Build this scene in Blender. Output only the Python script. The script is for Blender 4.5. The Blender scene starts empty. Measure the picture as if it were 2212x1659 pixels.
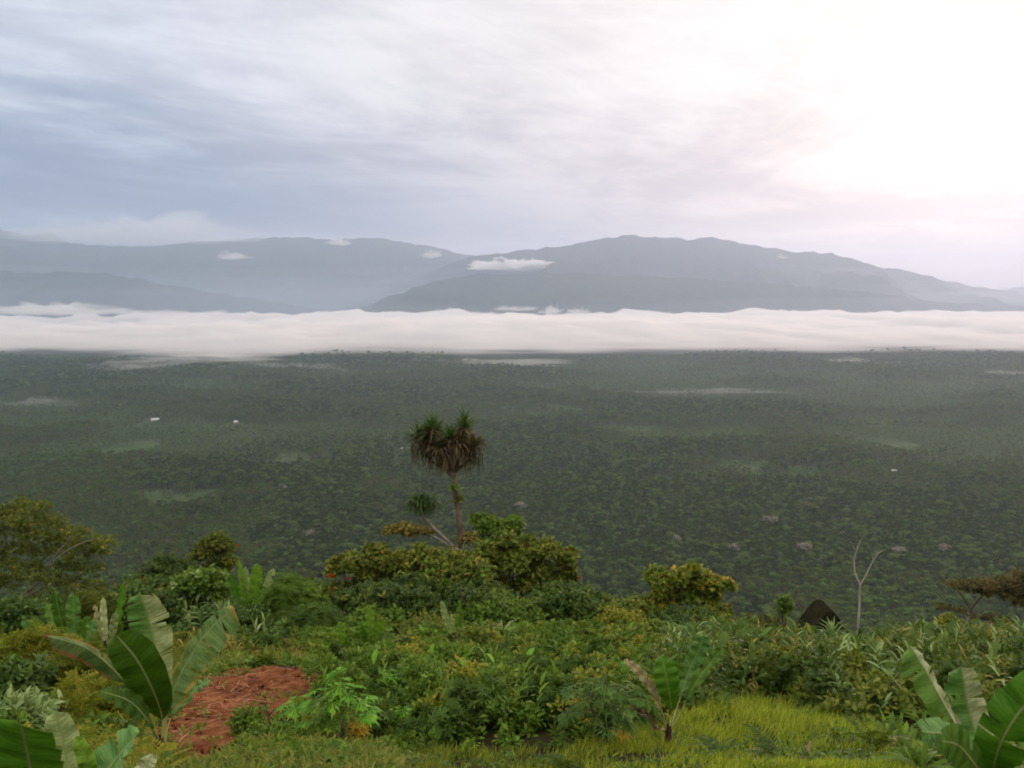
import bpy, math, random
import numpy as np
from mathutils import Vector, Matrix

random.seed(7)
RNG = np.random.default_rng(11)
scene = bpy.context.scene
COL = scene.collection
RAD = math.radians

# ------------------------------------------------------------------ camera
# The camera stands at the origin on a hill; P() turns a point of the photograph (measured on a
# 2212 x 1659 copy) and a distance ahead into a place in the world, so sizes and distances are real metres.
PF, PCX, PCY, PHOR = 2171.0, 1106.0, 829.5, 637.0
PITCH = math.atan((PCY - PHOR) / PF)
cam_d = bpy.data.cameras.new('camera')
cam = bpy.data.objects.new('camera', cam_d)
COL.objects.link(cam)
cam_d.sensor_width = 36.0
cam_d.lens = 36.0 * PF / 2212.0
cam_d.clip_start = 0.1
cam_d.clip_end = 90000
cam.location = (0, 0, 0)
cam.rotation_euler = (math.pi / 2 - PITCH, 0, 0)
scene.camera = cam
CP, SP = math.cos(PITCH), math.sin(PITCH)


def P(px, py, d):
    a = (px - PCX) / PF
    b = (PCY - py) / PF
    x, y, z = a, CP + b * SP, -SP + b * CP
    k = d / y
    return Vector((x * k, d, z * k))


# ------------------------------------------------------------------ terrain heights
PRO_D = np.array([-60., -20, 0, 5, 9, 14, 22, 33, 50, 58, 65, 90, 140, 300, 500, 700, 850, 60000])
PRO_Z = np.array([-2.6, -2.7, -3.2, -3.9, -4.7, -6.6, -8.7, -12.05, -17.75, -21.2, -25.5, -42, -75, -175, -262, -294, -300, -300])


def gz(x, y):
    x = np.asarray(x, float)
    y = np.asarray(y, float)
    z = np.interp(y, PRO_D, PRO_Z)
    near = np.clip((90 - y) / 40, 0, 1)
    z = z + near * (0.16 * np.sin(x * 0.55 + 1.3) * np.sin(y * 0.47) + 0.10 * np.sin(x * 1.3 + y * 0.9))
    mid = np.clip((y - 90) / 200, 0, 1) * np.clip((700 - y) / 300, 0, 1)
    z = z + mid * 14 * np.sin(x * 0.011 + 1) * np.cos(y * 0.013)
    far = np.clip((y - 900) / 600, 0, 1) * np.clip((12000 - y) / 3000, 0, 1)
    z = z + far * (5 * np.sin(x * 0.0041 + y * 0.0023) + 4 * np.sin(x * 0.0093 - y * 0.0061 + 2) * np.cos(y * 0.0037))
    return z


def gzf(x, y):
    return float(gz(x, y))


# ------------------------------------------------------------------ node helpers
class NT:
    def __init__(self, tree):
        self.t = tree
        self.n = tree.nodes
        self.l = tree.links

    def node(self, typ, **kw):
        nd = self.n.new(typ)
        for k, v in kw.items():
            setattr(nd, k, v)
        return nd

    def put(self, sock, v):
        if v is None:
            return
        if isinstance(v, bpy.types.NodeSocket):
            self.l.new(v, sock)
        elif isinstance(v, (tuple, list)):
            sock.default_value = tuple(v) + ((1.0,) if sock.type == 'RGBA' and len(v) == 3 else ())
        else:
            sock.default_value = v

    def m(self, op, a, b=None, c=None, clamp=False):
        nd = self.node('ShaderNodeMath', operation=op, use_clamp=clamp)
        for i, v in enumerate((a, b, c)):
            self.put(nd.inputs[i], v)
        return nd.outputs[0]

    def vm(self, op, a, b=None):
        nd = self.node('ShaderNodeVectorMath', operation=op)
        self.put(nd.inputs[0], a)
        if b is not None:
            if op == 'SCALE':
                self.put(nd.inputs[3], b)
            else:
                self.put(nd.inputs[1], b)
        return nd.outputs['Value'] if op in ('DOT_PRODUCT', 'LENGTH', 'DISTANCE') else nd.outputs[0]

    def sstep(self, v, lo, hi, a=0.0, b=1.0):
        nd = self.node('ShaderNodeMapRange', interpolation_type='SMOOTHSTEP')
        for i, q in enumerate((v, lo, hi, a, b)):
            self.put(nd.inputs[i], q)
        return nd.outputs[0]

    def mix(self, f, a, b, blend='MIX'):
        nd = self.node('ShaderNodeMix', data_type='RGBA', blend_type=blend)
        self.put(nd.inputs[0], f)
        self.put(nd.inputs[6], a)
        self.put(nd.inputs[7], b)
        return nd.outputs[2]

    def noise(self, vec, scale, detail=4.0, rough=0.55, dist=0.0):
        nd = self.node('ShaderNodeTexNoise')
        if vec is not None:
            self.put(nd.inputs['Vector'], vec)
        nd.inputs['Scale'].default_value = scale
        nd.inputs['Detail'].default_value = detail
        nd.inputs['Roughness'].default_value = rough
        nd.inputs['Distortion'].default_value = dist
        return nd.outputs['Fac']

    def comb(self, x, y, z):
        nd = self.node('ShaderNodeCombineXYZ')
        for i, v in enumerate((x, y, z)):
            self.put(nd.inputs[i], v)
        return nd.outputs[0]

    def sep(self, v):
        nd = self.node('ShaderNodeSeparateXYZ')
        self.put(nd.inputs[0], v)
        return nd.outputs

    def ramp(self, f, stops):
        nd = self.node('ShaderNodeValToRGB')
        e = nd.color_ramp.elements
        while len(e) < len(stops):
            e.new(0.5)
        for el, (p, c) in zip(e, stops):
            el.position = p
            el.color = tuple(c) + (1.0,)
        self.put(nd.inputs[0], f)
        return nd.outputs[0]


def new_mat(name):
    m = bpy.data.materials.new(name)
    m.use_nodes = True
    m.node_tree.nodes.clear()
    return m, NT(m.node_tree)


def rgb(h):
    """sRGB hex -> linear"""
    h = h.lstrip('#')
    out = []
    for i in (0, 2, 4):
        c = int(h[i:i + 2], 16) / 255
        out.append(c / 12.92 if c <= 0.04045 else ((c + 0.055) / 1.055) ** 2.4)
    return tuple(out)


def leaf_mat(name, cols, trans=0.35, rough=0.5, spec=0.35, big=0.5, hsv=0.12, inst=False):
    """A leaf: colour picked per leaf (random per island) between the stops in cols; diffuse, a soft gloss
    and light passing through the blade."""
    m, t = new_mat(name)
    geo = t.node('ShaderNodeNewGeometry')
    r = geo.outputs['Random Per Island']
    tc = t.node('ShaderNodeTexCoord')
    nz = t.noise(tc.outputs['Object'], big, 3)
    f = t.m('ADD', t.m('MULTIPLY', r, 0.7), t.m('MULTIPLY', t.sstep(nz, 0.3, 0.7), 0.3))
    if inst:
        oi = t.node('ShaderNodeObjectInfo')
        f = t.m('ADD', t.m('MULTIPLY', oi.outputs['Random'], 0.65), t.m('MULTIPLY', r, 0.35))
    n = len(cols)
    c = t.ramp(f, [(0.08 + 0.84 * i / max(1, n - 1), q) for i, q in enumerate(cols)])
    hs = t.node('ShaderNodeHueSaturation')
    t.put(hs.inputs['Color'], c)
    t.put(hs.inputs['Value'], t.m('ADD', 1 - hsv, t.m('MULTIPLY', t.m('FRACT', t.m('MULTIPLY', r, 17.31)), 2 * hsv)))
    c = hs.outputs[0]
    b = t.node('ShaderNodeBsdfPrincipled')
    t.put(b.inputs['Base Color'], c)
    b.inputs['Roughness'].default_value = min(1, rough + .12)
    b.inputs['Specular IOR Level'].default_value = spec * .55
    tr = t.node('ShaderNodeBsdfTranslucent')
    t.put(tr.inputs['Color'], t.mix(0.5, c, (0.24, 0.34, 0.03)))
    mx = t.node('ShaderNodeMixShader')
    mx.inputs[0].default_value = trans * .8
    t.l.new(b.outputs[0], mx.inputs[1])
    t.l.new(tr.outputs[0], mx.inputs[2])
    out = t.node('ShaderNodeOutputMaterial')
    t.l.new(mx.outputs[0], out.inputs[0])
    return m


def bark_mat(name, c1, c2, scale=6.0, stretch=0.25, rough=0.85, inst=False):
    m, t = new_mat(name)
    tc = t.node('ShaderNodeTexCoord')
    v = t.vm('MULTIPLY', tc.outputs['Object'], (1, 1, stretch))
    n = t.noise(v, scale, 5, 0.65)
    n2 = t.noise(tc.outputs['Object'], scale * 0.3, 3)
    f = t.sstep(t.m('ADD', t.m('MULTIPLY', n, 0.6), t.m('MULTIPLY', n2, 0.4)), 0.35, 0.65)
    c = t.mix(f, c1, c2)
    b = t.node('ShaderNodeBsdfPrincipled')
    t.put(b.inputs['Base Color'], c)
    b.inputs['Roughness'].default_value = rough
    b.inputs['Specular IOR Level'].default_value = 0.2
    bm = t.node('ShaderNodeBump')
    bm.inputs['Strength'].default_value = 0.5
    bm.inputs['Distance'].default_value = 0.02
    t.put(bm.inputs['Height'], n)
    t.l.new(bm.outputs[0], b.inputs['Normal'])
    out = t.node('ShaderNodeOutputMaterial')
    t.l.new(b.outputs[0], out.inputs[0])
    return m


def vol_mat(name, color, density, g=0.3):
    m, t = new_mat(name)
    v = t.node('ShaderNodeVolumePrincipled')
    v.inputs['Color'].default_value = tuple(color) + (1.0,)
    v.inputs['Density'].default_value = density
    v.inputs['Anisotropy'].default_value = g
    out = t.node('ShaderNodeOutputMaterial')
    t.l.new(v.outputs[0], out.inputs['Volume'])
    return m


# ------------------------------------------------------------------ object helpers
def tag(o, label=None, cat=None, group=None, kind=None):
    if label:
        o['label'] = label
    if cat:
        o['category'] = cat
    if group:
        o['group'] = group
    if kind:
        o['kind'] = kind
    return o


def empty(name, loc, label, cat, group=None):
    o = bpy.data.objects.new(name, None)
    o.empty_display_size = 0.3
    o.location = loc
    COL.objects.link(o)
    return tag(o, label, cat, group)


def mesh_obj(name, V, F, mat, parent=None, smooth=True, mats=None, mi=None, origin=None, link=True):
    """V (n,3) world coordinates; F (m,k) equal-size faces or list of faces. The origin is the parent's base."""
    V = np.asarray(V, np.float64).reshape(-1, 3)
    if origin is None:
        origin = Vector(parent.matrix_world.translation) if parent is not None and False else (Vector(ORIG.get(parent.name)) if parent is not None and parent.name in ORIG else Vector((0, 0, 0)))
    V = V - np.array(origin)
    me = bpy.data.meshes.new(name)
    if isinstance(F, np.ndarray) and F.ndim == 2:
        k = F.shape[1]
        me.vertices.add(len(V))
        me.vertices.foreach_set('co', V.astype(np.float32).ravel())
        me.loops.add(F.size)
        me.loops.foreach_set('vertex_index', F.astype(np.int32).ravel())
        me.polygons.add(len(F))
        me.polygons.foreach_set('loop_start', np.arange(0, F.size, k, dtype=np.int32))
        me.polygons.foreach_set('loop_total', np.full(len(F), k, np.int32))
        me.update(calc_edges=True)
    else:
        me.from_pydata([tuple(v) for v in V], [], [tuple(int(i) for i in f) for f in F])
        me.update()
    for q in (mats or ([mat] if mat else [])):
        me.materials.append(q)
    if mi is not None:
        me.polygons.foreach_set('material_index', np.asarray(mi, np.int32))
    if smooth:
        me.polygons.foreach_set('use_smooth', np.ones(len(me.polygons), bool))
    o = bpy.data.objects.new(name, me)
    if link:
        COL.objects.link(o)
    if parent is not None:
        o.parent = parent
        po = Vector(ORIG.get(parent.name, (0, 0, 0)))
        o.location = Vector(origin) - po
    else:
        o.location = origin
    ORIG[o.name] = tuple(origin)
    return o


ORIG = {}


def thing(name, loc, label, cat, group=None):
    o = empty(name, loc, label, cat, group)
    ORIG[o.name] = tuple(loc)
    return o


def norm(a):
    return a / np.maximum(np.linalg.norm(a, axis=-1, keepdims=True), 1e-9)


def scatter(tpl, pos, d, up, s, w=None):
    """Copies of a leaf template (V,F) at pos, its long axis along d, its face towards up. Returns V,F arrays."""
    TV, TF = tpl
    pos = np.asarray(pos, float)
    n = len(pos)
    Y = norm(np.asarray(d, float))
    up = np.broadcast_to(np.asarray(up, float), Y.shape)
    X = np.cross(Y, up)
    bad = np.linalg.norm(X, axis=1) < 1e-4
    if bad.any():
        X[bad] = np.cross(Y[bad], np.array([1.0, 0.2, 0.1]))
    X = norm(X)
    Z = np.cross(X, Y)
    s = np.broadcast_to(np.asarray(s, float), (n,))
    w = s if w is None else np.broadcast_to(np.asarray(w, float), (n,))
    V = (pos[:, None, :] + X[:, None, :] * (TV[None, :, 0, None] * w[:, None, None])
         + Y[:, None, :] * (TV[None, :, 1, None] * s[:, None, None])
         + Z[:, None, :] * (TV[None, :, 2, None] * s[:, None, None]))
    F = TF[None, :, :] + (np.arange(n) * len(TV))[:, None, None]
    return V.reshape(-1, 3), F.reshape(-1, TF.shape[1])


def joinVF(parts):
    Vs, Fs, o = [], [], 0
    for V, F in parts:
        Vs.append(V)
        Fs.append(F + o)
        o += len(V)
    return np.concatenate(Vs), np.concatenate(Fs)


def strip_tpl(ts, ws, zs, fold=0.15):
    """Leaf of several segments, folded along the midrib."""
    V, F = [], []
    for t_, w_, z_ in zip(ts, ws, zs):
        V += [(-w_, t_, z_ + fold * w_), (0, t_, z_), (w_, t_, z_ + fold * w_)]
    for i in range(len(ts) - 1):
        a = 3 * i
        F += [(a, a + 1, a + 4, a + 3), (a + 1, a + 2, a + 5, a + 4)]
    return np.array(V, float), np.array(F, int)


DIAMOND = (np.array([(0, 0, 0), (0.30, 0.45, 0.05), (0, 1, -0.06), (-0.30, 0.45, 0.05)], float), np.array([(0, 1, 2, 3)]))
BROAD = (np.array([(0, 0, 0), (0.42, 0.45, 0.06), (0, 1, -0.08), (-0.42, 0.45, 0.06)], float), np.array([(0, 1, 2, 3)]))
OVAL = strip_tpl([0, .3, .65, 1], [.02, .24, .22, .01], [0, .03, 0, -.1])
LANCE = strip_tpl([0, .3, .65, 1], [.03, .085, .075, .005], [0, .05, .03, -.12], .3)
STRAP = strip_tpl([0, .35, .7, 1], [.05, .06, .045, .006], [0, .06, 0, -.28], .4)
PADDLE = strip_tpl([0, .25, .32, .6, .85, 1], [.015, .015, .10, .17, .12, .01], [0, .02, .03, .03, -.02, -.1], .25)


def _palmate(n=7, spread=2.5):
    V = [(0, 0, 0)]
    F = []
    for i in range(n):
        a = (i / (n - 1) - .5) * spread * 2 * .9
        L = 1 - .35 * abs(i / (n - 1) - .5) * 2
        ca, sa = math.cos(a), math.sin(a)
        w = .13
        b = len(V)
        V += [(sa * L * .55 + ca * w, ca * L * .55 - sa * w, .02), (sa * L, ca * L, -.16), (sa * L * .55 - ca * w, ca * L * .55 + sa * w, .02)]
        F.append((0, b, b + 1, b + 2))
    return np.array(V, float), np.array(F, int)


PALMATE = _palmate()


def _pinnate(n=7, lw=.05, ll=.36, droop=.35, taper=.5):
    V, F = [], []
    for i in range(n + 1):
        t = .12 + .88 * i / n
        V += [(-.012, t, -droop * t * t), (.012, t, -droop * t * t)]
    for i in range(n):
        a = 2 * i
        F.append((a, a + 1, a + 3, a + 2))
    for i in range(n + 1):
        t = .12 + .88 * i / n
        z = -droop * t * t
        L = ll * (1 - taper * abs(t - .45) * 1.4)
        for sgn in (-1, 1):
            b = len(V)
            V += [(0, t, z), (sgn * L * .5, t + L * .22 + lw, z + .01), (sgn * L, t + L * .42, z - .10 * L - .02), (sgn * L * .55, t + L * .22 - lw, z + .01)]
            F.append((b, b + 1, b + 2, b + 3))
    return np.array(V, float), np.array(F, int)


PINNATE = _pinnate()
FROND = _pinnate(13, .022, .34, .45, .6)


def rdir(n, zlo=-1.0, zhi=1.0):
    z = RNG.uniform(zlo, zhi, n)
    a = RNG.uniform(0, 2 * math.pi, n)
    r = np.sqrt(np.maximum(0, 1 - z * z))
    return np.stack([r * np.cos(a), r * np.sin(a), z], 1)


def tube(pts, rad, k=7, cap=True):
    pts = np.array([tuple(p) for p in pts], float)
    n = len(pts)
    rad = np.broadcast_to(np.asarray(rad, float), (n,)) if not np.isscalar(rad) else np.full(n, rad)
    T = norm(np.gradient(pts, axis=0))
    ref = np.array([0.31, 0.17, 0.93])
    if abs(T.mean(0) @ ref) > .9 * np.linalg.norm(T.mean(0)):
        ref = np.array([1.0, .13, .05])
    X = norm(np.cross(T, ref))
    Y = np.cross(T, X)
    a = np.arange(k) * 2 * math.pi / k
    V = (pts[:, None, :] + rad[:, None, None] * (np.cos(a)[None, :, None] * X[:, None, :] + np.sin(a)[None, :, None] * Y[:, None, :])).reshape(-1, 3)
    F = []
    for i in range(n - 1):
        for j in range(k):
            F.append((i * k + j, i * k + (j + 1) % k, (i + 1) * k + (j + 1) % k, (i + 1) * k + j))
    if cap:
        V = np.vstack([V, pts[:1], pts[-1:]])
        c0, c1 = len(V) - 2, len(V) - 1
        for j in range(0, k):
            F.append((c0, c0, (j + 1) % k, j))
            F.append((c1, c1, (n - 1) * k + j, (n - 1) * k + (j + 1) % k))
        # keep caps as real triangles by moving the doubled corner a hair off: drop instead
        F = [f for f in F if len(set(f)) == 4]
    return V, np.array(F, int)


def curve_pts(ctrl, n=10):
    """Catmull-Rom through control points"""
    c = [np.array(tuple(p), float) for p in ctrl]
    if len(c) == 2:
        return [c[0] + (c[1] - c[0]) * i / n for i in range(n + 1)]
    out = []
    segs = len(c) - 1
    for i in range(n + 1):
        u = i / n * segs
        k = min(int(u), segs - 1)
        t = u - k
        p0 = c[k - 1] if k > 0 else 2 * c[0] - c[1]
        p1, p2 = c[k], c[k + 1]
        p3 = c[k + 2] if k + 2 <= segs else 2 * c[-1] - c[-2]
        out.append(.5 * ((2 * p1) + (-p0 + p2) * t + (2 * p0 - 5 * p1 + 4 * p2 - p3) * t * t + (-p0 + 3 * p1 - 3 * p2 + p3) * t ** 3))
    return out


# value noise on arrays
def vnoise(x, y, seed=0):
    x = np.asarray(x, float)
    y = np.asarray(y, float)
    xi = np.floor(x).astype(np.int64)
    yi = np.floor(y).astype(np.int64)
    xf = x - xi
    yf = y - yi
    u = xf * xf * (3 - 2 * xf)
    v = yf * yf * (3 - 2 * yf)

    def h(a, b):
        n = (a * 374761393 + b * 668265263 + seed * 974711) & 0x7fffffff
        n = ((n ^ (n >> 13)) * 1274126177) & 0x7fffffff
        return ((n ^ (n >> 16)) & 0xffff) / 65535.0
    return (h(xi, yi) * (1 - u) + h(xi + 1, yi) * u) * (1 - v) + (h(xi, yi + 1) * (1 - u) + h(xi + 1, yi + 1) * u) * v


def fbm(x, y, oct=5, seed=0, gain=.5, ridged=False):
    s, a, t = 0, 1, 0
    for i in range(oct):
        n = vnoise(x * 2 ** i + 13.7 * i, y * 2 ** i - 7.3 * i, seed + i)
        if ridged:
            n = 1 - abs(2 * n - 1)
        s = s + a * n
        t += a
        a *= gain
    return s / t


def grid_faces(nu, nv):
    i = np.arange(nu - 1)[:, None]
    j = np.arange(nv - 1)[None, :]
    a = i * nv + j
    return np.stack([a, a + 1, a + nv + 1, a + nv], -1).reshape(-1, 4)[:, ::-1]
# ================================================================== light and sky
SUN_AZ, SUN_EL = 25.0, 9.0
SUN = np.array([math.sin(RAD(SUN_AZ)) * math.cos(RAD(SUN_EL)), math.cos(RAD(SUN_AZ)) * math.cos(RAD(SUN_EL)), math.sin(RAD(SUN_EL))])
sl = bpy.data.lights.new('sun', 'SUN')
sl.energy = 1.2
sl.angle = RAD(14)
sl.color = (1.0, .66, .555)
so = bpy.data.objects.new('sun', sl)
COL.objects.link(so)
so.rotation_euler = Vector(-SUN).to_track_quat('-Z', 'Y').to_euler()

world = bpy.data.worlds.new('World')
scene.world = world
world.use_nodes = True
world.node_tree.nodes.clear()
t = NT(world.node_tree)
tc = t.node('ShaderNodeTexCoord')
D = t.vm('NORMALIZE', tc.outputs['Generated'])
dx, dy, dz = t.sep(D)
el = t.m('MULTIPLY', t.m('ARCSINE', dz), 57.2958)
az = t.m('MULTIPLY', t.m('ARCTAN2', dx, dy), 57.2958)
sky = t.node('ShaderNodeTexSky', sky_type='NISHITA')
sky.sun_disc = False
sky.sun_elevation = RAD(SUN_EL)
sky.sun_rotation = RAD(SUN_AZ)
# a cloud sheet high above: the view ray meets a level layer, so streaks draw out towards the horizon
zz = t.m('ADD', t.m('MAXIMUM', dz, 0.0), 0.055)
cx = t.m('DIVIDE', dx, zz)
cy = t.m('DIVIDE', dy, zz)
# wind direction: along from upper left to lower right
ca, sa = math.cos(RAD(28)), math.sin(RAD(28))
ux = t.m('SUBTRACT', t.m('MULTIPLY', cx, ca), t.m('MULTIPLY', cy, sa))
uy = t.m('ADD', t.m('MULTIPLY', cx, sa), t.m('MULTIPLY', cy, ca))
cl1 = t.noise(t.comb(t.m('MULTIPLY', ux, .9), t.m('MULTIPLY', uy, .62), 3.1), .55, 7, .62, .8)
cl2 = t.noise(t.comb(t.m('MULTIPLY', ux, 1.3), t.m('MULTIPLY', uy, .55), 9.7), 1.4, 7, .64, 1.1)
cl3 = t.noise(t.comb(t.m('MULTIPLY', az, .075), t.m('MULTIPLY', el, .42), 1.7), 1.0, 6, .6, .8)
sl_ = t.m('ADD', el, t.m('MULTIPLY', az, .40))
cl4 = t.noise(t.comb(t.m('MULTIPLY', az, .06), t.m('MULTIPLY', sl_, .24), 5.2), 1.0, 7, .62, .9)
mid_ = t.m('MULTIPLY', t.sstep(el, 4.5, 8), t.sstep(az, -24, -8))
cl3 = t.m('ADD', t.m('MULTIPLY', cl3, t.m('SUBTRACT', 1.0, t.m('MULTIPLY', mid_, .42))), t.m('MULTIPLY', cl4, t.m('MULTIPLY', mid_, .42)))
cloud = t.m('ADD', t.m('ADD', t.m('MULTIPLY', cl1, .36), t.m('MULTIPLY', cl2, .26)), t.m('MULTIPLY', cl3, .38))
shade = t.sstep(cloud, .43, .57)          # 0 = thick grey, 1 = thin bright
sd = t.vm('DOT_PRODUCT', D, tuple(SUN))
glow = t.m('POWER', t.m('MAXIMUM', sd, 0.0), 16.0)
tight = t.m('POWER', t.m('MAXIMUM', sd, 0.0), 150.0)
side = t.sstep(az, -34, 22)
thick = t.mix(side, (.215, .29, .43), (.57, .48, .49))
thin = t.mix(side, (.43, .52, .68), (.84, .70, .66))
low = t.mix(shade, thick, thin)
hi_thick = t.mix(t.sstep(az, -27, 8), (.54, .57, .66), (.76, .70, .68))
hi_thin = t.mix(t.sstep(az, -27, 2), (.70, .735, .82), (.92, .87, .845))
hi = t.mix(shade, hi_thick, hi_thin)
pk = t.m('MULTIPLY', t.sstep(az, 12, 27), t.sstep(el, 10, 14))
hi = t.mix(pk, hi, t.mix(shade, (.80, .60, .50), (.95, .76, .65)))
cl = t.mix(t.sstep(t.m('ADD', el, t.m('MULTIPLY', t.m('SUBTRACT', cl1, .5), 14)), 5.0, 13.5), low, hi)
# a long flat cloud base low in the left and another on the right
bw = t.m('ADD', t.m('MULTIPLY', t.m('SUBTRACT', cl3, .5), 1.6), t.m('MULTIPLY', t.m('SUBTRACT', cl2, .5), .7))
be = t.m('ADD', t.m('ADD', el, t.m('MULTIPLY', t.m('ADD', az, 27), .062)), bw)
band = t.m('MULTIPLY', t.sstep(be, 3.9, 5.1), t.sstep(be, 9.0, 5.4))
band = t.m('MULTIPLY', band, t.sstep(az, 14, -16))
cl = t.mix(t.m('MULTIPLY', band, .8), cl, (.165, .225, .36))
be2 = t.m('SUBTRACT', t.m('ADD', el, bw), t.m('MULTIPLY', t.m('SUBTRACT', az, 10), .05))
band2 = t.m('MULTIPLY', t.m('MULTIPLY', t.sstep(be2, 3.2, 3.8), t.sstep(be2, 4.7, 4.0)), t.sstep(az, 2, 18))
cl = t.mix(t.m('MULTIPLY', band2, .8), cl, (.52, .44, .46))
# brighter round the hidden sun
add = t.node('ShaderNodeMix', data_type='RGBA', blend_type='ADD', clamp_result=False)
add.inputs[0].default_value = 1.0
t.put(add.inputs[6], cl)
gl = t.vm('ADD', t.vm('SCALE', (1.0, .88, .82), t.m('MULTIPLY', glow, .06)), t.vm('SCALE', (1.0, .95, .91), t.m('MULTIPLY', tight, .3)))
t.l.new(gl, add.inputs[7])
# overhead and behind: even cloud out of view, brightened to light foreground and haze
up = t.mix(t.sstep(el, 18, 40), add.outputs[2], (1.42, 1.30, 1.12))
sky_k = t.vm('SCALE', up, 10.0)
cov = t.mix(.94, sky.outputs[0], sky_k)
bg = t.node('ShaderNodeBackground')
t.put(bg.inputs[0], cov)
bg.inputs[1].default_value = .1
wo = t.node('ShaderNodeOutputWorld')
t.l.new(bg.outputs[0], wo.inputs[0])

scene.view_settings.view_transform = 'Standard'
scene.view_settings.look = 'None'
scene.view_settings.exposure = 0.2
scene.view_settings.gamma = 1.0
cy_ = scene.cycles
cy_.use_denoising = True
try:
    cy_.denoiser = 'OPENIMAGEDENOISE'
except Exception:
    pass
cy_.max_bounces = 12
cy_.diffuse_bounces = 3
cy_.glossy_bounces = 2
cy_.transmission_bounces = 4
cy_.volume_bounces = 8
cy_.transparent_max_bounces = 8
cy_.use_adaptive_sampling = False
scene.cycles.filter_width = 1.9

# ================================================================== ground
rows = np.concatenate([np.arange(-60, 0, 6.), np.arange(0, 70, .7), np.geomspace(70, 900, 60), np.geomspace(930, 34000, 70)])
cols = np.linspace(-1, 1, 181)
cols = np.sign(cols) * np.abs(cols) ** 1.5
YY = np.repeat(rows[:, None], len(cols), 1)
XX = cols[None, :] * (60 + .95 * np.maximum(YY, 0))
ZZ = gz(XX, YY)
V = np.stack([XX, YY, ZZ], -1).reshape(-1, 3)

# clearings in the valley forest: (P x, P y, half-width across P px, half depth factor)
CLEAR = [(400, 1085, 150, 60), (280, 975, 50, 75), (1650, 1012, 120, 80), (1900, 966, 75, 60), (620, 1000, 120, 90), (1480, 1030, 90, 60),
         (335, 913, 16, 150), (511, 912, 12, 150), (866, 972, 16, 130), (872, 986, 14, 110), (1932, 1018, 14, 130), (1330, 925, 70, 70), (1270, 880, 90, 90),
         (1000, 1052, 60, 50), (760, 905, 60, 80)]
CL = []
for px, py, hw, hd in CLEAR:
    d = 296.0 * PF / (py - PHOR)
    c = P(px, py, d)
    CL.append((c.x, d, hw * d / PF, hd))


def clearing(x, y):
    x = np.asarray(x, float)
    y = np.asarray(y, float)
    r = np.zeros_like(x)
    for cx_, cy2, hw, hd in CL:
        n = fbm(x / 90, y / 90, 4, 5) - .5
        q = ((x - cx_) / hw) ** 2 + ((y - cy2) / hd) ** 2 + 3.2 * n
        r = np.maximum(r, np.clip((1.25 - q) / .5, 0, 1) * np.clip((fbm(x / 45, y / 70, 3, 6) - .36) / .2, 0, 1))
    return r


gm, t = new_mat('ground')
g = t.node('ShaderNodeNewGeometry')
pos = g.outputs['Position']
px_, py_, pz_ = t.sep(pos)
n_s = t.noise(pos, 1.7, 6, .6)
n_l = t.noise(pos, .12, 4, .55)
n_f = t.noise(pos, .018, 5, .6)
soil = t.ramp(t.m('ADD', t.m('MULTIPLY', n_s, .6), t.m('MULTIPLY', n_l, .4)), [(.3, (.015, .012, .007)), (.5, (.024, .023, .008)), (.72, (.042, .042, .012))])
far = t.ramp(n_f, [(.35, (.034, .056, .02)), (.55, (.05, .08, .025)), (.7, (.075, .105, .034))])
far = t.mix(t.sstep(py_, 4300, 4700), far, (.022, .034, .016))
c = t.mix(t.sstep(py_, 60, 140), soil, far)
b = t.node('ShaderNodeBsdfPrincipled')
t.put(b.inputs['Base Color'], c)
b.inputs['Roughness'].default_value = .95
b.inputs['Specular IOR Level'].default_value = .1
bm = t.node('ShaderNodeBump')
bm.inputs['Strength'].default_value = .6
bm.inputs['Distance'].default_value = .08
t.put(bm.inputs['Height'], n_s)
t.l.new(bm.outputs[0], b.inputs['Normal'])
o_ = t.node('ShaderNodeOutputMaterial')
t.l.new(b.outputs[0], o_.inputs[0])
tag(mesh_obj('ground', V, grid_faces(len(rows), len(cols)), gm), 'dark soil of the near hill running down to the wide valley floor', None, None, 'structure')

# ================================================================== mountains
mm, t = new_mat('mountain_forest')
g = t.node('ShaderNodeNewGeometry')
n1 = t.noise(g.outputs['Position'], .012, 6, .65)
n2 = t.noise(g.outputs['Position'], .0011, 5, .6)
c = t.ramp(t.m('ADD', t.m('MULTIPLY', n1, .55), t.m('MULTIPLY', n2, .45)), [(.35, (.012, .022, .012)), (.52, (.03, .045, .02)), (.68, (.055, .07, .035))])
b = t.node('ShaderNodeBsdfPrincipled')
t.put(b.inputs['Base Color'], c)
b.inputs['Roughness'].default_value = 1.0
b.inputs['Specular IOR Level'].default_value = .0
bm = t.node('ShaderNodeBump')
bm.inputs['Strength'].default_value = 1.0
bm.inputs['Distance'].default_value = 22
t.put(bm.inputs['Height'], n1)
t.l.new(bm.outputs[0], b.inputs['Normal'])
o_ = t.node('ShaderNodeOutputMaterial')
t.l.new(b.outputs[0], o_.inputs[0])


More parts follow.
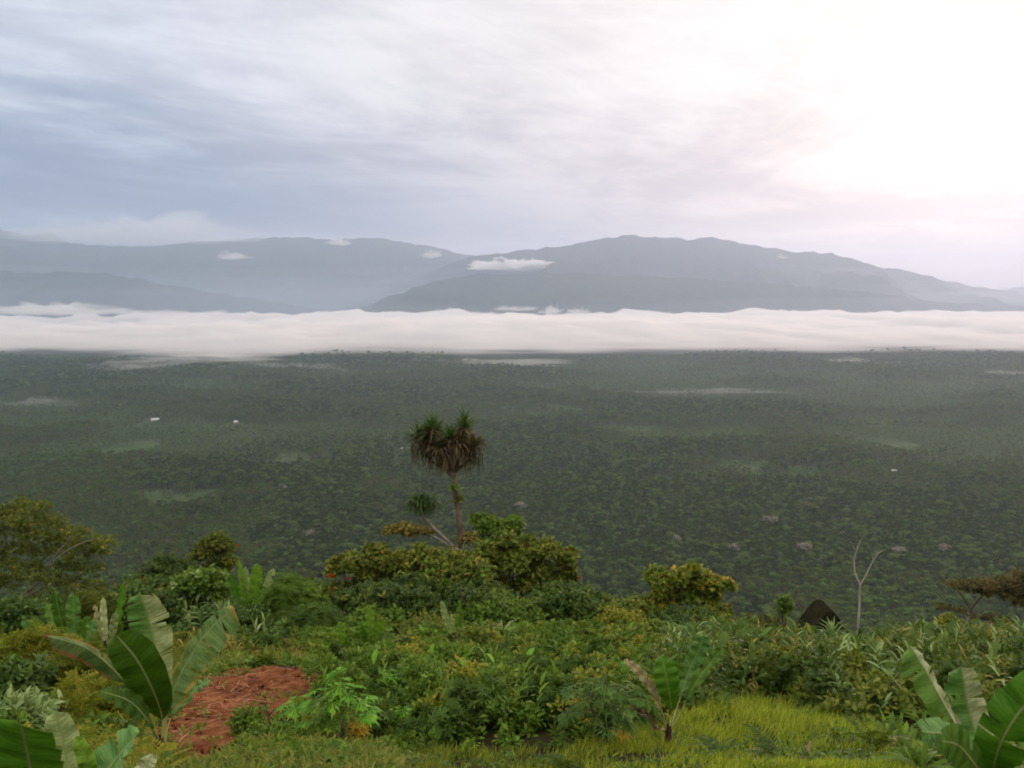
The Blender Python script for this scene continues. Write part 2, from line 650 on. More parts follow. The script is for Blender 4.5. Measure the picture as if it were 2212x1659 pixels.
def mountain(label, D0, crest, wf, wb, amp, seed, nx=360, nv=90):
    """A range as a height field: the crest line stands at distance D0 and spurs and ravines run down both sides."""
    pts = [P(px, py, D0) for px, py in crest]
    xs = np.array([p.x for p in pts])
    zs = np.array([p.z for p in pts])
    x = np.linspace(xs[0], xs[-1], nx)
    v = np.concatenate([-np.linspace(1, 0, nv) ** 1.15 * wf, np.linspace(0, 1, nv // 2)[1:] * wb])
    X, Vv = np.meshgrid(x, v, indexing='ij')
    tt = np.where(Vv < 0, -Vv / wf, Vv / wb)
    wander = 260 * (fbm(X / 2600, Vv * 0, 3, seed + 50) - .5)
    meander = amp * 2.2 * (fbm(X / 1500, Vv / 1500, 4, seed + 9) - .5) * np.clip(tt * 4, 0, 1)
    zc = np.interp(X + meander, xs, zs)
    base = -301.0
    prof = (1 - tt ** .85) ** 1.12
    zc = zc + (fbm(X / 170, Vv * 0 + 2, 5, seed + 3, .6) - .5) * 66
    Z = base + np.maximum(zc - base, 0) * prof
    rid = fbm(X / 950, Vv / 2100 + X / 4000, 5, seed, .55, True) - .62
    env = np.clip(tt * 3.0, 0, 1) * np.clip((1 - tt) * 2.2, 0, 1) * np.clip((zc - base) / 500, 0, 1.4)
    Z = Z + 1.5 * amp * rid * env + (fbm(X / 120, Vv / 120, 3, seed + 21) - .5) * 34 * np.clip((1 - tt) * 6, 0, 1)
    Z = np.where((tt > .985), base - 3, Z)
    Y = D0 + Vv + wander * np.clip(1 - tt, 0, 1)
    VV = np.stack([X, Y, Z], -1).reshape(-1, 3)
    o = mesh_obj('mountain', VV, grid_faces(nx, len(v)), mm)
    tag(o, label, None, None, 'structure')
    return o


mountain('far forested mountain range along the left of the skyline', 19500,
         [(-300, 470), (-120, 490), (-40, 496), (0, 497), (22, 500), (40, 505), (75, 507), (100, 505), (115, 503), (132, 517), (160, 526), (200, 529), (250, 531), (330, 531), (380, 527), (440, 521), (500, 519), (560, 516), (600, 514), (650, 512), (690, 516), (720, 518), (760, 515), (800, 513), (850, 519), (900, 527), (960, 539), (985, 548), (1010, 552), (1050, 551), (1120, 560), (1250, 585), (1400, 620), (1500, 640)],
         5200, 4200, 260, 1)
mountain('long forested mountain rising right of centre on the skyline', 15600,
         [(560, 700), (760, 655), (900, 600), (960, 575), (1010, 557), (1080, 547), (1140, 540), (1165, 537), (1180, 533), (1195, 536), (1215, 533), (1250, 526), (1300, 515), (1345, 510), (1372, 506), (1400, 511), (1440, 513), (1470, 515), (1500, 517), (1538, 511), (1560, 515), (1600, 524), (1640, 531), (1700, 541), (1760, 545), (1798, 545), (1850, 562), (1900, 576), (1960, 585), (2020, 600), (2080, 612), (2160, 628), (2212, 640), (2320, 655), (2500, 672)],
         4200, 4500, 240, 4)
mountain('distant hill showing at the far right edge of the skyline', 21500,
         [(1900, 690), (2000, 668), (2080, 648), (2150, 630), (2190, 621), (2230, 616), (2300, 610), (2420, 616), (2560, 640), (2700, 690)], 4000, 3000, 150, 6, 160, 50)
mountain('low dark foothill on the left above the mist', 14000,
         [(-420, 560), (-200, 575), (0, 586), (100, 588), (236, 589), (300, 600), (337, 611), (400, 622), (472, 634), (539, 642), (607, 655), (700, 672), (800, 688), (860, 694)],
         2100, 2500, 120, 8, 260, 60)
mountain('rounded dark spur rising behind the far left foothill', 17000,
         [(-420, 500), (-200, 512), (-60, 522), (0, 529), (35, 538), (67, 549), (120, 566), (220, 590), (340, 620), (480, 660)], 2600, 2400, 120, 12, 160, 50)
mountain('low dark foothill below the right mountain', 12300,
         [(640, 694), (760, 676), (840, 640), (914, 616), (954, 603), (1015, 595), (1082, 590), (1166, 589), (1300, 593), (1450, 599), (1560, 606), (1700, 616), (1850, 630), (1980, 646), (2120, 660), (2300, 672), (2500, 690)],
         2000, 2500, 110, 15, 300, 60)

# ================================================================== haze and mist
def box_obj(name, lo, hi, mat):
    x0, y0, z0 = lo
    x1, y1, z1 = hi
    V = [(x0, y0, z0), (x1, y0, z0), (x1, y1, z0), (x0, y1, z0), (x0, y0, z1), (x1, y0, z1), (x1, y1, z1), (x0, y1, z1)]
    F = np.array([(0, 3, 2, 1), (4, 5, 6, 7), (0, 1, 5, 4), (1, 2, 6, 5), (2, 3, 7, 6), (3, 0, 4, 7)])
    return mesh_obj(name, V, F, mat, smooth=False)


hz = box_obj('haze', (-34000, -3000, -318), (34000, 34500, 1400), vol_mat('haze_air', (.64, .785, 1.0), 5.9e-5, .58))
tag(hz, 'thin blue morning haze filling the whole valley', 'haze', None, 'stuff')


def fog_sheet(name, label, xs, yf, yb, hfun, z0, mat, kind='stuff', cat='fog', nx=260, ny=110):
    """A closed layer of fog lying on the valley: level underside, uneven top, thinning to nothing at its rim."""
    u = np.linspace(0, 1, nx)
    v = np.linspace(0, 1, ny) ** 1.3
    U, W = np.meshgrid(u, v, indexing='ij')
    X = xs[0] + (xs[1] - xs[0]) * U
    f, bk = yf(X), yb(X)
    Y = f + (bk - f) * W
    X = X * (Y / Y.mean()) ** .75
    f, bk = yf(X), yb(X)
    H = hfun(X, Y, U, (Y - f) / np.maximum(bk - f, 1))
    top = np.stack([X, Y, z0 + np.maximum(H, .05)], -1).reshape(-1, 3)
    bot = np.stack([X, Y, np.full_like(X, z0)], -1).reshape(-1, 3)
    ft = grid_faces(nx, ny)
    n = nx * ny
    rim = [i * ny for i in range(nx)] + [(nx - 1) * ny + j for j in range(1, ny)] + [i * ny + ny - 1 for i in range(nx - 2, -1, -1)] + [j for j in range(ny - 2, 0, -1)]
    sides = np.array([(rim[i], rim[(i + 1) % len(rim)], rim[(i + 1) % len(rim)] + n, rim[i] + n) for i in range(len(rim))])[:, ::-1]
    o = mesh_obj(name, np.vstack([top, bot]), np.vstack([ft, ft[:, ::-1] + n, sides]), mat)
    return tag(o, label, cat, None, kind)


def fog_front(X):
    a = X / 4000.
    return 4500 + 420 * (fbm(X / 700, X * 0 + 4, 4, 3) - .5) * 2 - 160 * np.clip(a, -1, 1) ** 2 - 250 * np.exp(-((X + 1300) / 500) ** 2)


def fog_h(X, Y, U, W):
    big = fbm(X / 1500, Y / 900, 4, 31)
    fine = fbm(X / 260, Y / 420, 4, 37)
    h = 74 + 40 * (big - .5) * 2 + 90 * (fine - .5) + 40 * (fbm(X / 90, Y / 160, 3, 39) - .5) - 34 * np.clip((-X - 1500) / 1800, 0, 1)
    puff = np.clip((fbm(X / 420, Y / 700, 4, 44) - .56) / .2, 0, 1) ** 1.3 * np.clip((W - .55) / .3, 0, 1)
    h = 1.15 * h + 34 * puff * (.6 + .8 * fbm(X / 110, Y / 200, 3, 47))
    rise = np.clip((Y - fog_front(X)) / 1800, 0, 1) ** 1.9 * np.clip(.35 + 1.6 * (fbm(X / 420, Y / 230, 4, 58) - .3) + np.clip((Y - fog_front(X) - 500) / 700, 0, 1), 0, 1)
    tail = np.clip((1 - W) / .12, 0, 1) ** .6
    edge = np.clip(np.minimum(U, 1 - U) / .03, 0, 1)
    streak = np.clip((fbm(X / 900, Y / 130, 4, 51) - .33) / .2, 0, 1)
    lo = np.clip((Y - fog_front(X)) / 900, 0, 1)
    return h * rise * tail * edge * (streak * (1 - lo) + lo) 


fog_m = vol_mat('fog', (1.0, .985, .985), .017, .4)
fog_sheet('fog_bank', 'broad white fog bank lying across the valley below the mountains', (-8200, 8200), fog_front,
          lambda X: 10600 + 500 * (fbm(X / 1500, X * 0 + 9, 3, 8) - .5), fog_h, -272, fog_m)

for q_, (hh_, ya_, yb_) in enumerate([(170, 8600, 15500), (330, 10300, 15600), (520, 12000, 15700)]):
    lay = vol_mat('valley_mist', (.76, .85, 1.0), 8.5e-5, .62)
    fog_sheet('valley_mist', ['low', 'middle', 'high'][q_] + ' part of the thin veil of mist in the far valley before the mountains', (-9000, 9000), lambda X: ya_ + 0 * X, lambda X: yb_ + 0 * X,
              lambda X, Y, U, W: (hh_ + 200 + 240 * (fbm(X / 1900 + q_ * 7, Y / 900, 4, 77 + q_) - .5)) * np.clip(W / .6, 0, 1) ** .8 * np.clip((1 - W) / .2, 0, 1) ** .5 * np.clip(np.minimum(U, 1 - U) / .05, 0, 1), -299, lay, nx=120, ny=30)
mist_m = vol_mat('mist', (1.0, .985, .98), .006, .3)
mist_w = vol_mat('mist_wisp', (1.0, .985, .98), .0028, .3)
mist_t = vol_mat('mist_thin', (1.0, .985, .98), .0022, .3)
mist_m2 = vol_mat('mist_dense', (1.0, .985, .98), .035, .3)


def mist(name, label, px, py, wp, hp, d, mat, depth=1.0, lumps=9, seed=0, slope=0.0, cat='mist'):
    """A lump of mist at a distance: one closed surface of merged soft swells, wide and flat, with real depth."""
    c = P(px, py, d)
    w = wp * d / PF
    h = hp * d / PF
    nu, nv = 110, 44
    u = np.linspace(0, 2 * math.pi, nu, endpoint=False)
    v = np.linspace(-math.pi / 2, math.pi / 2, nv)
    U, W = np.meshgrid(u, v, indexing='ij')
    X = np.cos(U) * np.cos(W)
    Y = np.sin(U) * np.cos(W)
    Z = np.sin(W)
    k = 1 + 1.0 * (fbm(X * lumps * .4 + seed, Y * 3.2 + Z * 2.4 + 7, 5, seed + 70, .6) - .5) * 2
    top = np.where(Z > 0, 1 + 1.25 * (fbm(X * lumps * .5 + 3 * seed, Y * 3 + 5, 4, seed + 77) - .5) * 2, .55)
    x = X * k * w / 2
    y = Y * k * w / 2 * depth
    z = Z * k * top * h / 2 + slope * x
    VV = np.stack([c.x + x, c.y + y, c.z + z], -1).reshape(-1, 3)
    F = []
    for i in range(nu):
        j = (i + 1) % nu
        for q in range(nv - 1):
            F.append((i * nv + q, j * nv + q, j * nv + q + 1, i * nv + q + 1))
    o = mesh_obj(name, VV, np.array(F), mat, origin=tuple(c))
    return tag(o, label, cat)


mist('low_cloud', 'bright white cloud hanging in front of the saddle between the two mountains', 1110, 577, 178, 27, 14600, mist_m2, .5, 8, 3, cat='cloud')
mist('low_cloud', 'small white puff of cloud against the left range, left of the bright white cloud', 932, 552, 44, 18, 15500, mist_m, .7, 6, 5, cat='cloud')
mist('low_cloud', 'small ragged white cloud low against the far left range', 500, 556, 70, 15, 15600, mist_m, .6, 7, 6, cat='cloud')
mist('low_cloud', 'faint small cloud touching the crest of the left range', 737, 525, 54, 16, 15800, mist_m, .6, 6, 8, cat='cloud')
mist('low_cloud', 'large soft grey cloud resting over the crest at the far left', 285, 508, 440, 60, 17300, vol_mat('grey_cloud', (.93, .97, 1.0), .0016, .3), .35, 8, 9, cat='cloud')
mist('low_cloud', 'tiny white cloud on the shoulder of the right mountain', 1692, 556, 22, 9, 12900, mist_m, .8, 5, 11, cat='cloud')
mist('low_cloud', 'round puff of cloud above the middle of the fog bank, left of its twin', 1190, 674, 46, 20, 9900, mist_m, 1.0, 8, 12, cat='cloud')
mist('low_cloud', 'round puff of cloud above the middle of the fog bank, right of its twin', 1248, 678, 50, 16, 9900, mist_m, 1.0, 8, 13, cat='cloud')
mist('low_cloud', 'peaked puff of cloud on top of the fog bank below the right mountain', 1425, 684, 80, 15, 9900, mist_m, 1.0, 9, 15, cat='cloud')
mist('low_cloud', 'thin curled wisp of cloud above the right half of the fog bank', 1890, 683, 90, 12, 10000, mist_m, 1.0, 6, 16, cat='cloud')
mist('mist_strip', 'long strip of mist lying along the foot of the left foothill', 130, 672, 270, 26, 10150, mist_m, .35, 9, 17)
mist('mist_strip', 'broken strip of mist right of the long strip at the foot of the left foothill', 400, 682, 250, 20, 10150, mist_m, .35, 9, 18)
mist('mist_strip', 'drifting wisp of mist over the left forest just below the fog bank', 270, 798, 260, 22, 3950, mist_t, .5, 9, 19, .02)
mist('mist_strip', 'broad streak of mist over the forest below the left half of the fog bank', 665, 799, 350, 26, 4050, vol_mat('mist_soft', (1.0, .985, .98), .003, .3), .45, 9, 20, -.012)
mist('mist_strip', 'thin pinkish streak of mist over the forest right of centre', 1490, 850, 340, 15, 3020, mist_t, .4, 9, 22, .012)
mist('mist_strip', 'faint patch of mist over the forest at the left edge', 60, 876, 190, 20, 2650, vol_mat('mist_faint', (1.0, .985, .98), .0026, .3), .5, 7, 23)
mist('mist_strip', 'thin streak of mist over the forest at the right edge', 2190, 808, 130, 13, 3700, mist_t, .6, 7, 24)

for px_, py_2, w_, h_2, lab in [(740, 681, 150, 8, 'thin wisp of mist along the top of the fog bank left of the middle'), (1000, 679, 170, 9, 'ragged wisp of mist on the fog bank below the bright white cloud'), (1110, 668, 90, 8, 'arched wisp of mist left of the round cloud puffs'),
                                (1330, 687, 80, 8, 'short wisp of mist right of the round cloud puffs'), (1520, 692, 110, 7, 'faint flat wisp of mist right of the peaked puff'), (1760, 690, 90, 8, 'faint wisp of mist left of the thin curled wisp'), (560, 688, 110, 7, 'faint wisp of mist on the left part of the fog bank'), (1010, 784, 380, 9, 'long thin tongue of mist just below the fog bank in the middle'), (420, 776, 300, 9, 'thin tongue of mist just below the left part of the fog bank'), (1900, 786, 300, 8, 'thin tongue of mist just below the right part of the fog bank')]:
    if py_2 < 700:
        mist('mist_strip', lab, px_, py_2, w_, h_2 * 1.5, 9900, mist_w, .8, 9, int(px_) % 50 + 30)
    else:
        mist('mist_strip', lab, px_, py_2, w_, h_2 * 1.5, 4250, mist_t, .7, 9, int(px_) % 50 + 30)
# ================================================================== valley forest
FOREST_GREENS = {
    'dark': [rgb('#1e2a16'), rgb('#2a381d'), rgb('#3a4a26')],
    'mid': [rgb('#31421e'), rgb('#44582a'), rgb('#586c34')],
    'olive': [rgb('#3e4224'), rgb('#4f522c'), rgb('#636438')],
    'light': [rgb('#425228'), rgb('#546638'), rgb('#667842')],
    'grey': [rgb('#6d665a'), rgb('#8b8274'), rgb('#a1978a')],
    'palm': [rgb('#384e24'), rgb('#4c6430'), rgb('#607a3c')],
}
FM = {k: leaf_mat('forest_' + k, [tuple(min(1, q * 1.28) for q in c_) for c_ in v], .34, .6, .05, .15, .12, inst=True) for k, v in FOREST_GREENS.items()}
trunk_pale = bark_mat('forest_trunk', rgb('#6f675c'), rgb('#958b80'), 1.2, .2)


def crown_VF(lobes, n, size, tpl=BROAD, flat=.5):
    r2 = np.array([l[3] * l[3] for l in lobes])
    parts = []
    for l, m in zip(lobes, np.maximum(6, (n * r2 / r2.sum()).astype(int))):
        d = rdir(m, -.35, 1)
        k = .72 + .35 * RNG.random(m)
        rr = np.array([l[3], l[3], l[3] * l[4]])
        p = np.array(l[:3]) + d * k[:, None] * rr
        lean = norm(d * .8 + rdir(m) * .7)
        upv = norm(d + np.array([0, 0, flat]) + .5 * rdir(m))
        parts.append(scatter(tpl, p - lean * size * .4, lean, upv, size * RNG.uniform(.6, 1.25, m)))
    return joinVF(parts)


def forest_proto(name, kind):
    """(V,F,material index) of one valley tree, about 20 m tall"""
    R = RNG.uniform
    if kind in ('dome', 'tall', 'small', 'flat'):
        h = {'dome': 20, 'tall': 24, 'small': 15, 'flat': 21}[kind] * R(.9, 1.1)
        w = {'dome': 6.6, 'tall': 5.6, 'small': 4.4, 'flat': 7.6}[kind]
        lobes = []
        for i in range(11):
            a = R(0, 6.28)
            q = w * .62 * math.sqrt(R(0, 1))
            zz_ = h - w * .45 - q * R(.3, .9) * (.6 if kind == 'flat' else 1) - (R(0, .5) * h if i > 5 else 0)
            lobes.append((q * math.cos(a), q * math.sin(a), zz_, w * R(.28, .46), .7 if kind == 'flat' else 1.0))
        V1, F1 = crown_VF(lobes, 560, w * .15, flat=.25)
        n1 = len(F1)
        tV, tF = tube([(0, 0, -2), (R(-.3, .3), R(-.3, .3), h * .4), (0, 0, h * .8)], [.55, .4, .2], 5)
        br = [(tV, tF)]
        for l in lobes[:4]:
            br.append(tube([(0, 0, h * .5), l[:3]], [.25, .08], 4))
        tV, tF = joinVF(br)
    elif kind == 'palm':
        h = R(13, 17)
        n = 26
        d = rdir(n, -.25, .9)
        V1, F1 = scatter(_pinnate(6, .10, .42, .5), np.tile((0, 0, h), (n, 1)) + d * .2, d, np.tile((0, 0, 1.0), (n, 1)), R(3.6, 4.8, n))
        n1 = len(F1)
        tV, tF = tube([(0, 0, -2), (.4, .2, h * .5), (0, 0, h)], [.3, .24, .18], 5)
    V_, F_ = joinVF([(V1, F1), (tV, tF)])
    return V_, F_, np.concatenate([np.zeros(n1, int), np.ones(len(F_) - n1, int)])


PROTO = []
for kind, mk in [('dome', 'dark'), ('dome', 'mid'), ('dome', 'olive'), ('tall', 'dark'), ('tall', 'mid'), ('small', 'mid'), ('small', 'olive'),
                 ('flat', 'light'), ('palm', 'palm'), ('palm', 'mid'), ('dome', 'dark'), ('tall', 'olive'), ('small', 'light'), ('flat', 'mid')]:
    V, F, mi = forest_proto('tree', kind)
    PROTO.append(mesh_obj('forest_tree_shape', V, F, None, mats=[FM[mk], trunk_pale], mi=mi, link=False, smooth=False))

pts, scl, idx = [], [], []
BANDS = [(230, 700, 7.5, .8), (700, 1700, 5.7, .62), (1700, 3000, 7.4, .74), (3000, 4300, 10, .9), (4300, 5600, 13.5, 1.1)]
for y0, y1, sp, sc in BANDS:
    ny = int((y1 - y0) / sp)
    for j in range(ny):
        y = y0 + (j + .5) * sp
        half = 70 + .60 * y
        nx_ = int(2 * half / sp)
        x = -half + (np.arange(nx_) + RNG.uniform(0, 1, nx_)) * sp
        yy = y + RNG.uniform(-.6, .6, nx_) * sp
        keep = (RNG.random(nx_) > clearing(x, yy) * .74) & (yy < fog_front(x) + 330)
        dens = fbm(x / 130, yy / 150, 4, 91)
        keep &= RNG.random(nx_) < np.clip(.85 + (dens - .4) * 2.0, .72, 1.0)
        x, yy, dens = x[keep], yy[keep], dens[keep]
        species = .06 + .55 * fbm(x / 420 + 40, yy / 330, 4, 17) + .45 * fbm(x / 120, yy / 120, 3, 19)
        k = np.zeros(len(x), int)
        rr = RNG.random(len(x))
        dom = np.array([0, 10, 3, 7, 1])
        lig = np.array([1, 2, 5, 6, 4, 11, 13, 8])
        pal = np.array([8, 9, 12, 5])
        k = np.where(np.minimum(species, species * .3 + .7 * fbm(x / 520 + 9, yy / 420, 4, 23) + .02) < .45, dom[(rr * 5).astype(int)], np.where((.5 * species + .5 * fbm(x / 520 + 9, yy / 420, 4, 23)) < .57, lig[(rr * 8).astype(int)], pal[(rr * 4).astype(int)]))
        reg = fbm(x / 520 + 9, yy / 420, 4, 23)
        mixr = RNG.random(len(x)) < .14
        k = np.where(mixr, RNG.integers(0, len(PROTO), len(x)), k)
        s = sc * (RNG.uniform(.7, 1.05, len(x)) + .4 * (RNG.random(len(x)) > .95))
        s = s * np.clip(1.2 - 1.9 * np.clip(reg - .42, 0, 1) / .3, .68, 1.15)
        if y0 < 1000:
            s = np.where(yy < 1150, sc * (1.15 if y0 < 600 else 1.25) * RNG.uniform(.75, 1.1, len(x)), s)
        s = s * np.where(clearing(x, yy) > .3, .45, 1)
        pts.append(np.stack([x, yy, gz(x, yy) - .5], 1))
        scl.append(s)
        idx.append(k)
pts = np.concatenate(pts)
scl = np.concatenate(scl)
idx = np.concatenate(idx)
me = bpy.data.meshes.new('forest')
me.vertices.add(len(pts))
me.vertices.foreach_set('co', pts.astype(np.float32).ravel())
at = me.attributes.new('scl', 'FLOAT', 'POINT')
at.data.foreach_set('value', scl.astype(np.float32))
at = me.attributes.new('idx', 'INT', 'POINT')
at.data.foreach_set('value', idx.astype(np.int32))
at = me.attributes.new('rot', 'FLOAT', 'POINT')
at.data.foreach_set('value', RNG.uniform(0, 6.28, len(pts)).astype(np.float32))
forest = bpy.data.objects.new('forest', me)
COL.objects.link(forest)
tag(forest, 'dense dark green lowland forest covering the whole valley floor', 'forest', None, 'stuff')
ng = bpy.data.node_groups.new('forest_trees', 'GeometryNodeTree')
ng.interface.new_socket('Geometry', in_out='INPUT', socket_type='NodeSocketGeometry')
ng.interface.new_socket('Geometry', in_out='OUTPUT', socket_type='NodeSocketGeometry')
gi = ng.nodes.new('NodeGroupInput')
go = ng.nodes.new('NodeGroupOutput')
iop = ng.nodes.new('GeometryNodeInstanceOnPoints')
jn = ng.nodes.new('GeometryNodeJoinGeometry')
for o in reversed(PROTO):
    oi = ng.nodes.new('GeometryNodeObjectInfo')
    oi.inputs['Object'].default_value = o
    oi.inputs['As Instance'].default_value = True
    ng.links.new(oi.outputs['Geometry'], jn.inputs[0])
ng.links.new(gi.outputs[0], iop.inputs['Points'])
ng.links.new(jn.outputs[0], iop.inputs['Instance'])
iop.inputs['Pick Instance'].default_value = True


def attr(nm, dt):
    a = ng.nodes.new('GeometryNodeInputNamedAttribute')
    a.data_type = dt
    a.inputs['Name'].default_value = nm
    return a.outputs['Attribute']


ng.links.new(attr('idx', 'INT'), iop.inputs['Instance Index'])
cb = ng.nodes.new('ShaderNodeCombineXYZ')
ng.links.new(attr('rot', 'FLOAT'), cb.inputs[2])
ng.links.new(cb.outputs[0], iop.inputs['Rotation'])
ng.links.new(attr('scl', 'FLOAT'), iop.inputs['Scale'])
ng.links.new(iop.outputs[0], go.inputs[0])
md = forest.modifiers.new('trees', 'NODES')
md.node_group = ng
print('forest points', len(pts))
# ================================================================== plant makers
def project(x, y, z):
    """photograph coordinates of points on the hill (used to outline the grass and bare-soil areas on the ground)"""
    f = y * CP - z * SP
    return PCX + PF * x / f, PCY - PF * (y * SP + z * CP) / f


def in_poly(px, py, poly):
    px = np.asarray(px, float)
    py = np.asarray(py, float)
    r = np.zeros(px.shape, bool)
    n = len(poly)
    for i in range(n):
        x0, y0 = poly[i]
        x1, y1 = poly[(i + 1) % n]
        c = ((y0 > py) != (y1 > py)) & (px < (x1 - x0) * (py - y0) / (y1 - y0 + 1e-9) + x0)
        r ^= c
    return r


G = rgb
LM = {
    'mid': leaf_mat('leaf_mid', [G('#3d5a18'), G('#587622'), G('#758f30')], .35, .45, .3, .5),
    'dark': leaf_mat('leaf_dark', [G('#2c4216'), G('#40581e'), G('#5a7228')], .3, .4, .35, .5),
    'deep': leaf_mat('leaf_deep', [G('#2e481a'), G('#456224'), G('#627c34')], .3, .45, .3, .6),
    'olive': leaf_mat('leaf_olive', [G('#4e5a1e'), G('#687428'), G('#868a36')], .3, .5, .3, .5),
    'rust': leaf_mat('leaf_rust', [G('#545a20'), G('#70702e'), G('#8c7a38'), G('#a48f4a')], .28, .5, .3, .6),
    'ytree': leaf_mat('leaf_ytree', [G('#3e5a1c'), G('#5c7422'), G('#7c8628'), G('#a0902e')], .38, .45, .3, .6),
    'lime': leaf_mat('leaf_lime', [G('#6a9426'), G('#86ad30'), G('#9dbb3c')], .42, .4, .35, .5),
    'yellow': leaf_mat('leaf_yellowgreen', [G('#56691c'), G('#788526'), G('#948f2e'), G('#ab9636')], .38, .45, .3, .5),
    'yolk': leaf_mat('leaf_old_yellow', [G('#b98a28'), G('#c9a236'), G('#a8a03a')], .4, .5, .3, .5),
    'pale': leaf_mat('leaf_pale', [G('#64803e'), G('#849c5c'), G('#a2b47a')], .3, .45, .4, .5),
    'legume': leaf_mat('leaf_legume', [G('#46531c'), G('#606a24'), G('#7a7d2e')], .36, .55, .2, .4),
    'bronze': leaf_mat('leaf_bronze', [G('#3a3a1e'), G('#534c28'), G('#6f6035')], .25, .55, .25, .5),
    'bright': leaf_mat('leaf_bright', [G('#4c861e'), G('#66a026'), G('#80b234')], .4, .42, .35, .5),
    'pand': leaf_mat('leaf_screwpine', [G('#25401a'), G('#3a5a24'), G('#58742f')], .2, .45, .35, 1.0),
    'dead': leaf_mat('leaf_dead', [G('#4e4430'), G('#6e5e44'), G('#8c7a5c')], .2, .7, .15, 1.0),
    'deadd': leaf_mat('leaf_dead_dark', [G('#2e2a1c'), G('#4a3d2a'), G('#665038')], .2, .7, .15, 1.0),
    'red': leaf_mat('flower_red', [G('#b8301a'), G('#d8481f')], .3, .5, .3, .5),
    'pink': leaf_mat('leaf_pink', [G('#a87068'), G('#c89a90')], .3, .5, .3, .5),
    'grass': leaf_mat('grass_blade', [G('#71842a'), G('#94a62e'), G('#b2be3c'), G('#b6ba48')], .45, .5, .25, 2.6, .2),
    'grassd': leaf_mat('grass_blade_dull', [G('#50602a'), G('#737c34'), G('#8d8745')], .4, .55, .2, 2.6, .2),
    'straw': leaf_mat('straw', [G('#8a5a3e'), G('#a9775a'), G('#c49a78')], .1, .7, .15, 1.0),
}
BK = {
    'grey': bark_mat('bark_grey', G('#6b6258'), G('#948a7c'), 5),
    'brown': bark_mat('bark_brown', G('#43362a'), G('#6b5844'), 5),
    'pale': bark_mat('bark_pale', G('#8d8378'), G('#b5aca0'), 3),
    'green': bark_mat('stem_green', G('#4d5a2a'), G('#77803e'), 4),
    'dark': bark_mat('bark_dark', G('#2c2622'), G('#4a4038'), 4),
    'thatch': None,
}


def foliage_VF(lobes, ntw, k, leaf, tpl, twig=.35, droop=0.0, spread=1.0, shell=.55, updir=.5, zlo=-.5):
    """Leaves set round twig ends that stand in the outer part of each lobe; lobe = (x,y,z,r,flat)."""
    wts = np.array([l[3] ** 2 for l in lobes])
    cnt = np.maximum(3, (ntw * wts / wts.sum()).astype(int))
    parts = []
    for l, m in zip(lobes, cnt):
        d = rdir(m, zlo, 1)
        rad = shell + (1.08 - shell) * RNG.random(m) ** .6 + .16 * (RNG.random(m) - .5) + .55 * RNG.random(m) * (RNG.random(m) > .86) * np.clip(d[:, 2] + .4, 0, 1)
        rr = np.array([l[3], l[3], l[3] * l[4]])
        p = np.array(l[:3]) + d * rad[:, None] * rr
        td = norm(d + np.array([0, 0, updir]) + .45 * rdir(m))
        p = np.repeat(p, k, 0)
        tdk = np.repeat(td, k, 0)
        fr = np.tile(np.linspace(-.5, .5, k), m) + RNG.uniform(-.1, .1, m * k)
        e = rdir(m * k)
        perp = norm(e - (e * tdk).sum(1, keepdims=True) * tdk)
        ld = norm(tdk * (.35 + .5 * (fr[:, None] + .5)) + perp * spread + np.array([0, 0, -droop]))
        up = norm(tdk * .7 + np.array([0, 0, .6]) + .3 * rdir(m * k))
        parts.append(scatter(tpl, p + tdk * (fr * twig)[:, None], ld, up, leaf * RNG.uniform(.65, 1.25, m * k)))
    return joinVF(parts)


def auto_lobes(cx, cy, W, z0, z1, n, depth=.55, flat=.85, dome=.35, rmin=.2, rmax=.3):
    H = z1 - z0
    out = []
    for i in range(n):
        u = ((i + .5) / n * 2 - 1) * .8 + RNG.uniform(-.1, .1)
        r = W * RNG.uniform(rmin, rmax) * (1 - .25 * abs(u))
        r = min(r, H * .5 / flat)
        ztop = z1 - dome * H * u * u
        v = RNG.random() ** 1.2 if i % 2 else 0.0
        z = ztop - r * flat - v * max(0, (ztop - 2 * r * flat) - z0)
        out.append((cx + u * W * .5 * (1 - r / W), cy + RNG.uniform(-.5, .5) * W * depth, z, r, flat))
    # a broad low core so the plant reaches the ground
    r = min(W * .36, H * .45 / flat)
    out.append((cx - W * .14, cy, z0 + r * flat * .8, r, flat))
    out.append((cx + W * .16, cy, z0 + r * flat * .8, r, flat))
    return out


def branches(root, ends, r0, mat, parent, name='branch', r1=.02, sway=.15, k=6):
    parts = []
    root = np.array(root, float)
    for e in ends:
        e = np.array(e[:3], float)
        mid = root * .5 + e * .5 + np.array([0, 0, -.08 * np.linalg.norm(e - root)]) + sway * RNG.uniform(-.5, .5, 3) * np.linalg.norm(e - root) * .4
        parts.append(tube(curve_pts([root, mid, e], 7), np.linspace(r0, r1, 8), k))
    V, F = joinVF(parts)
    return mesh_obj(name, V, F, mat, parent)


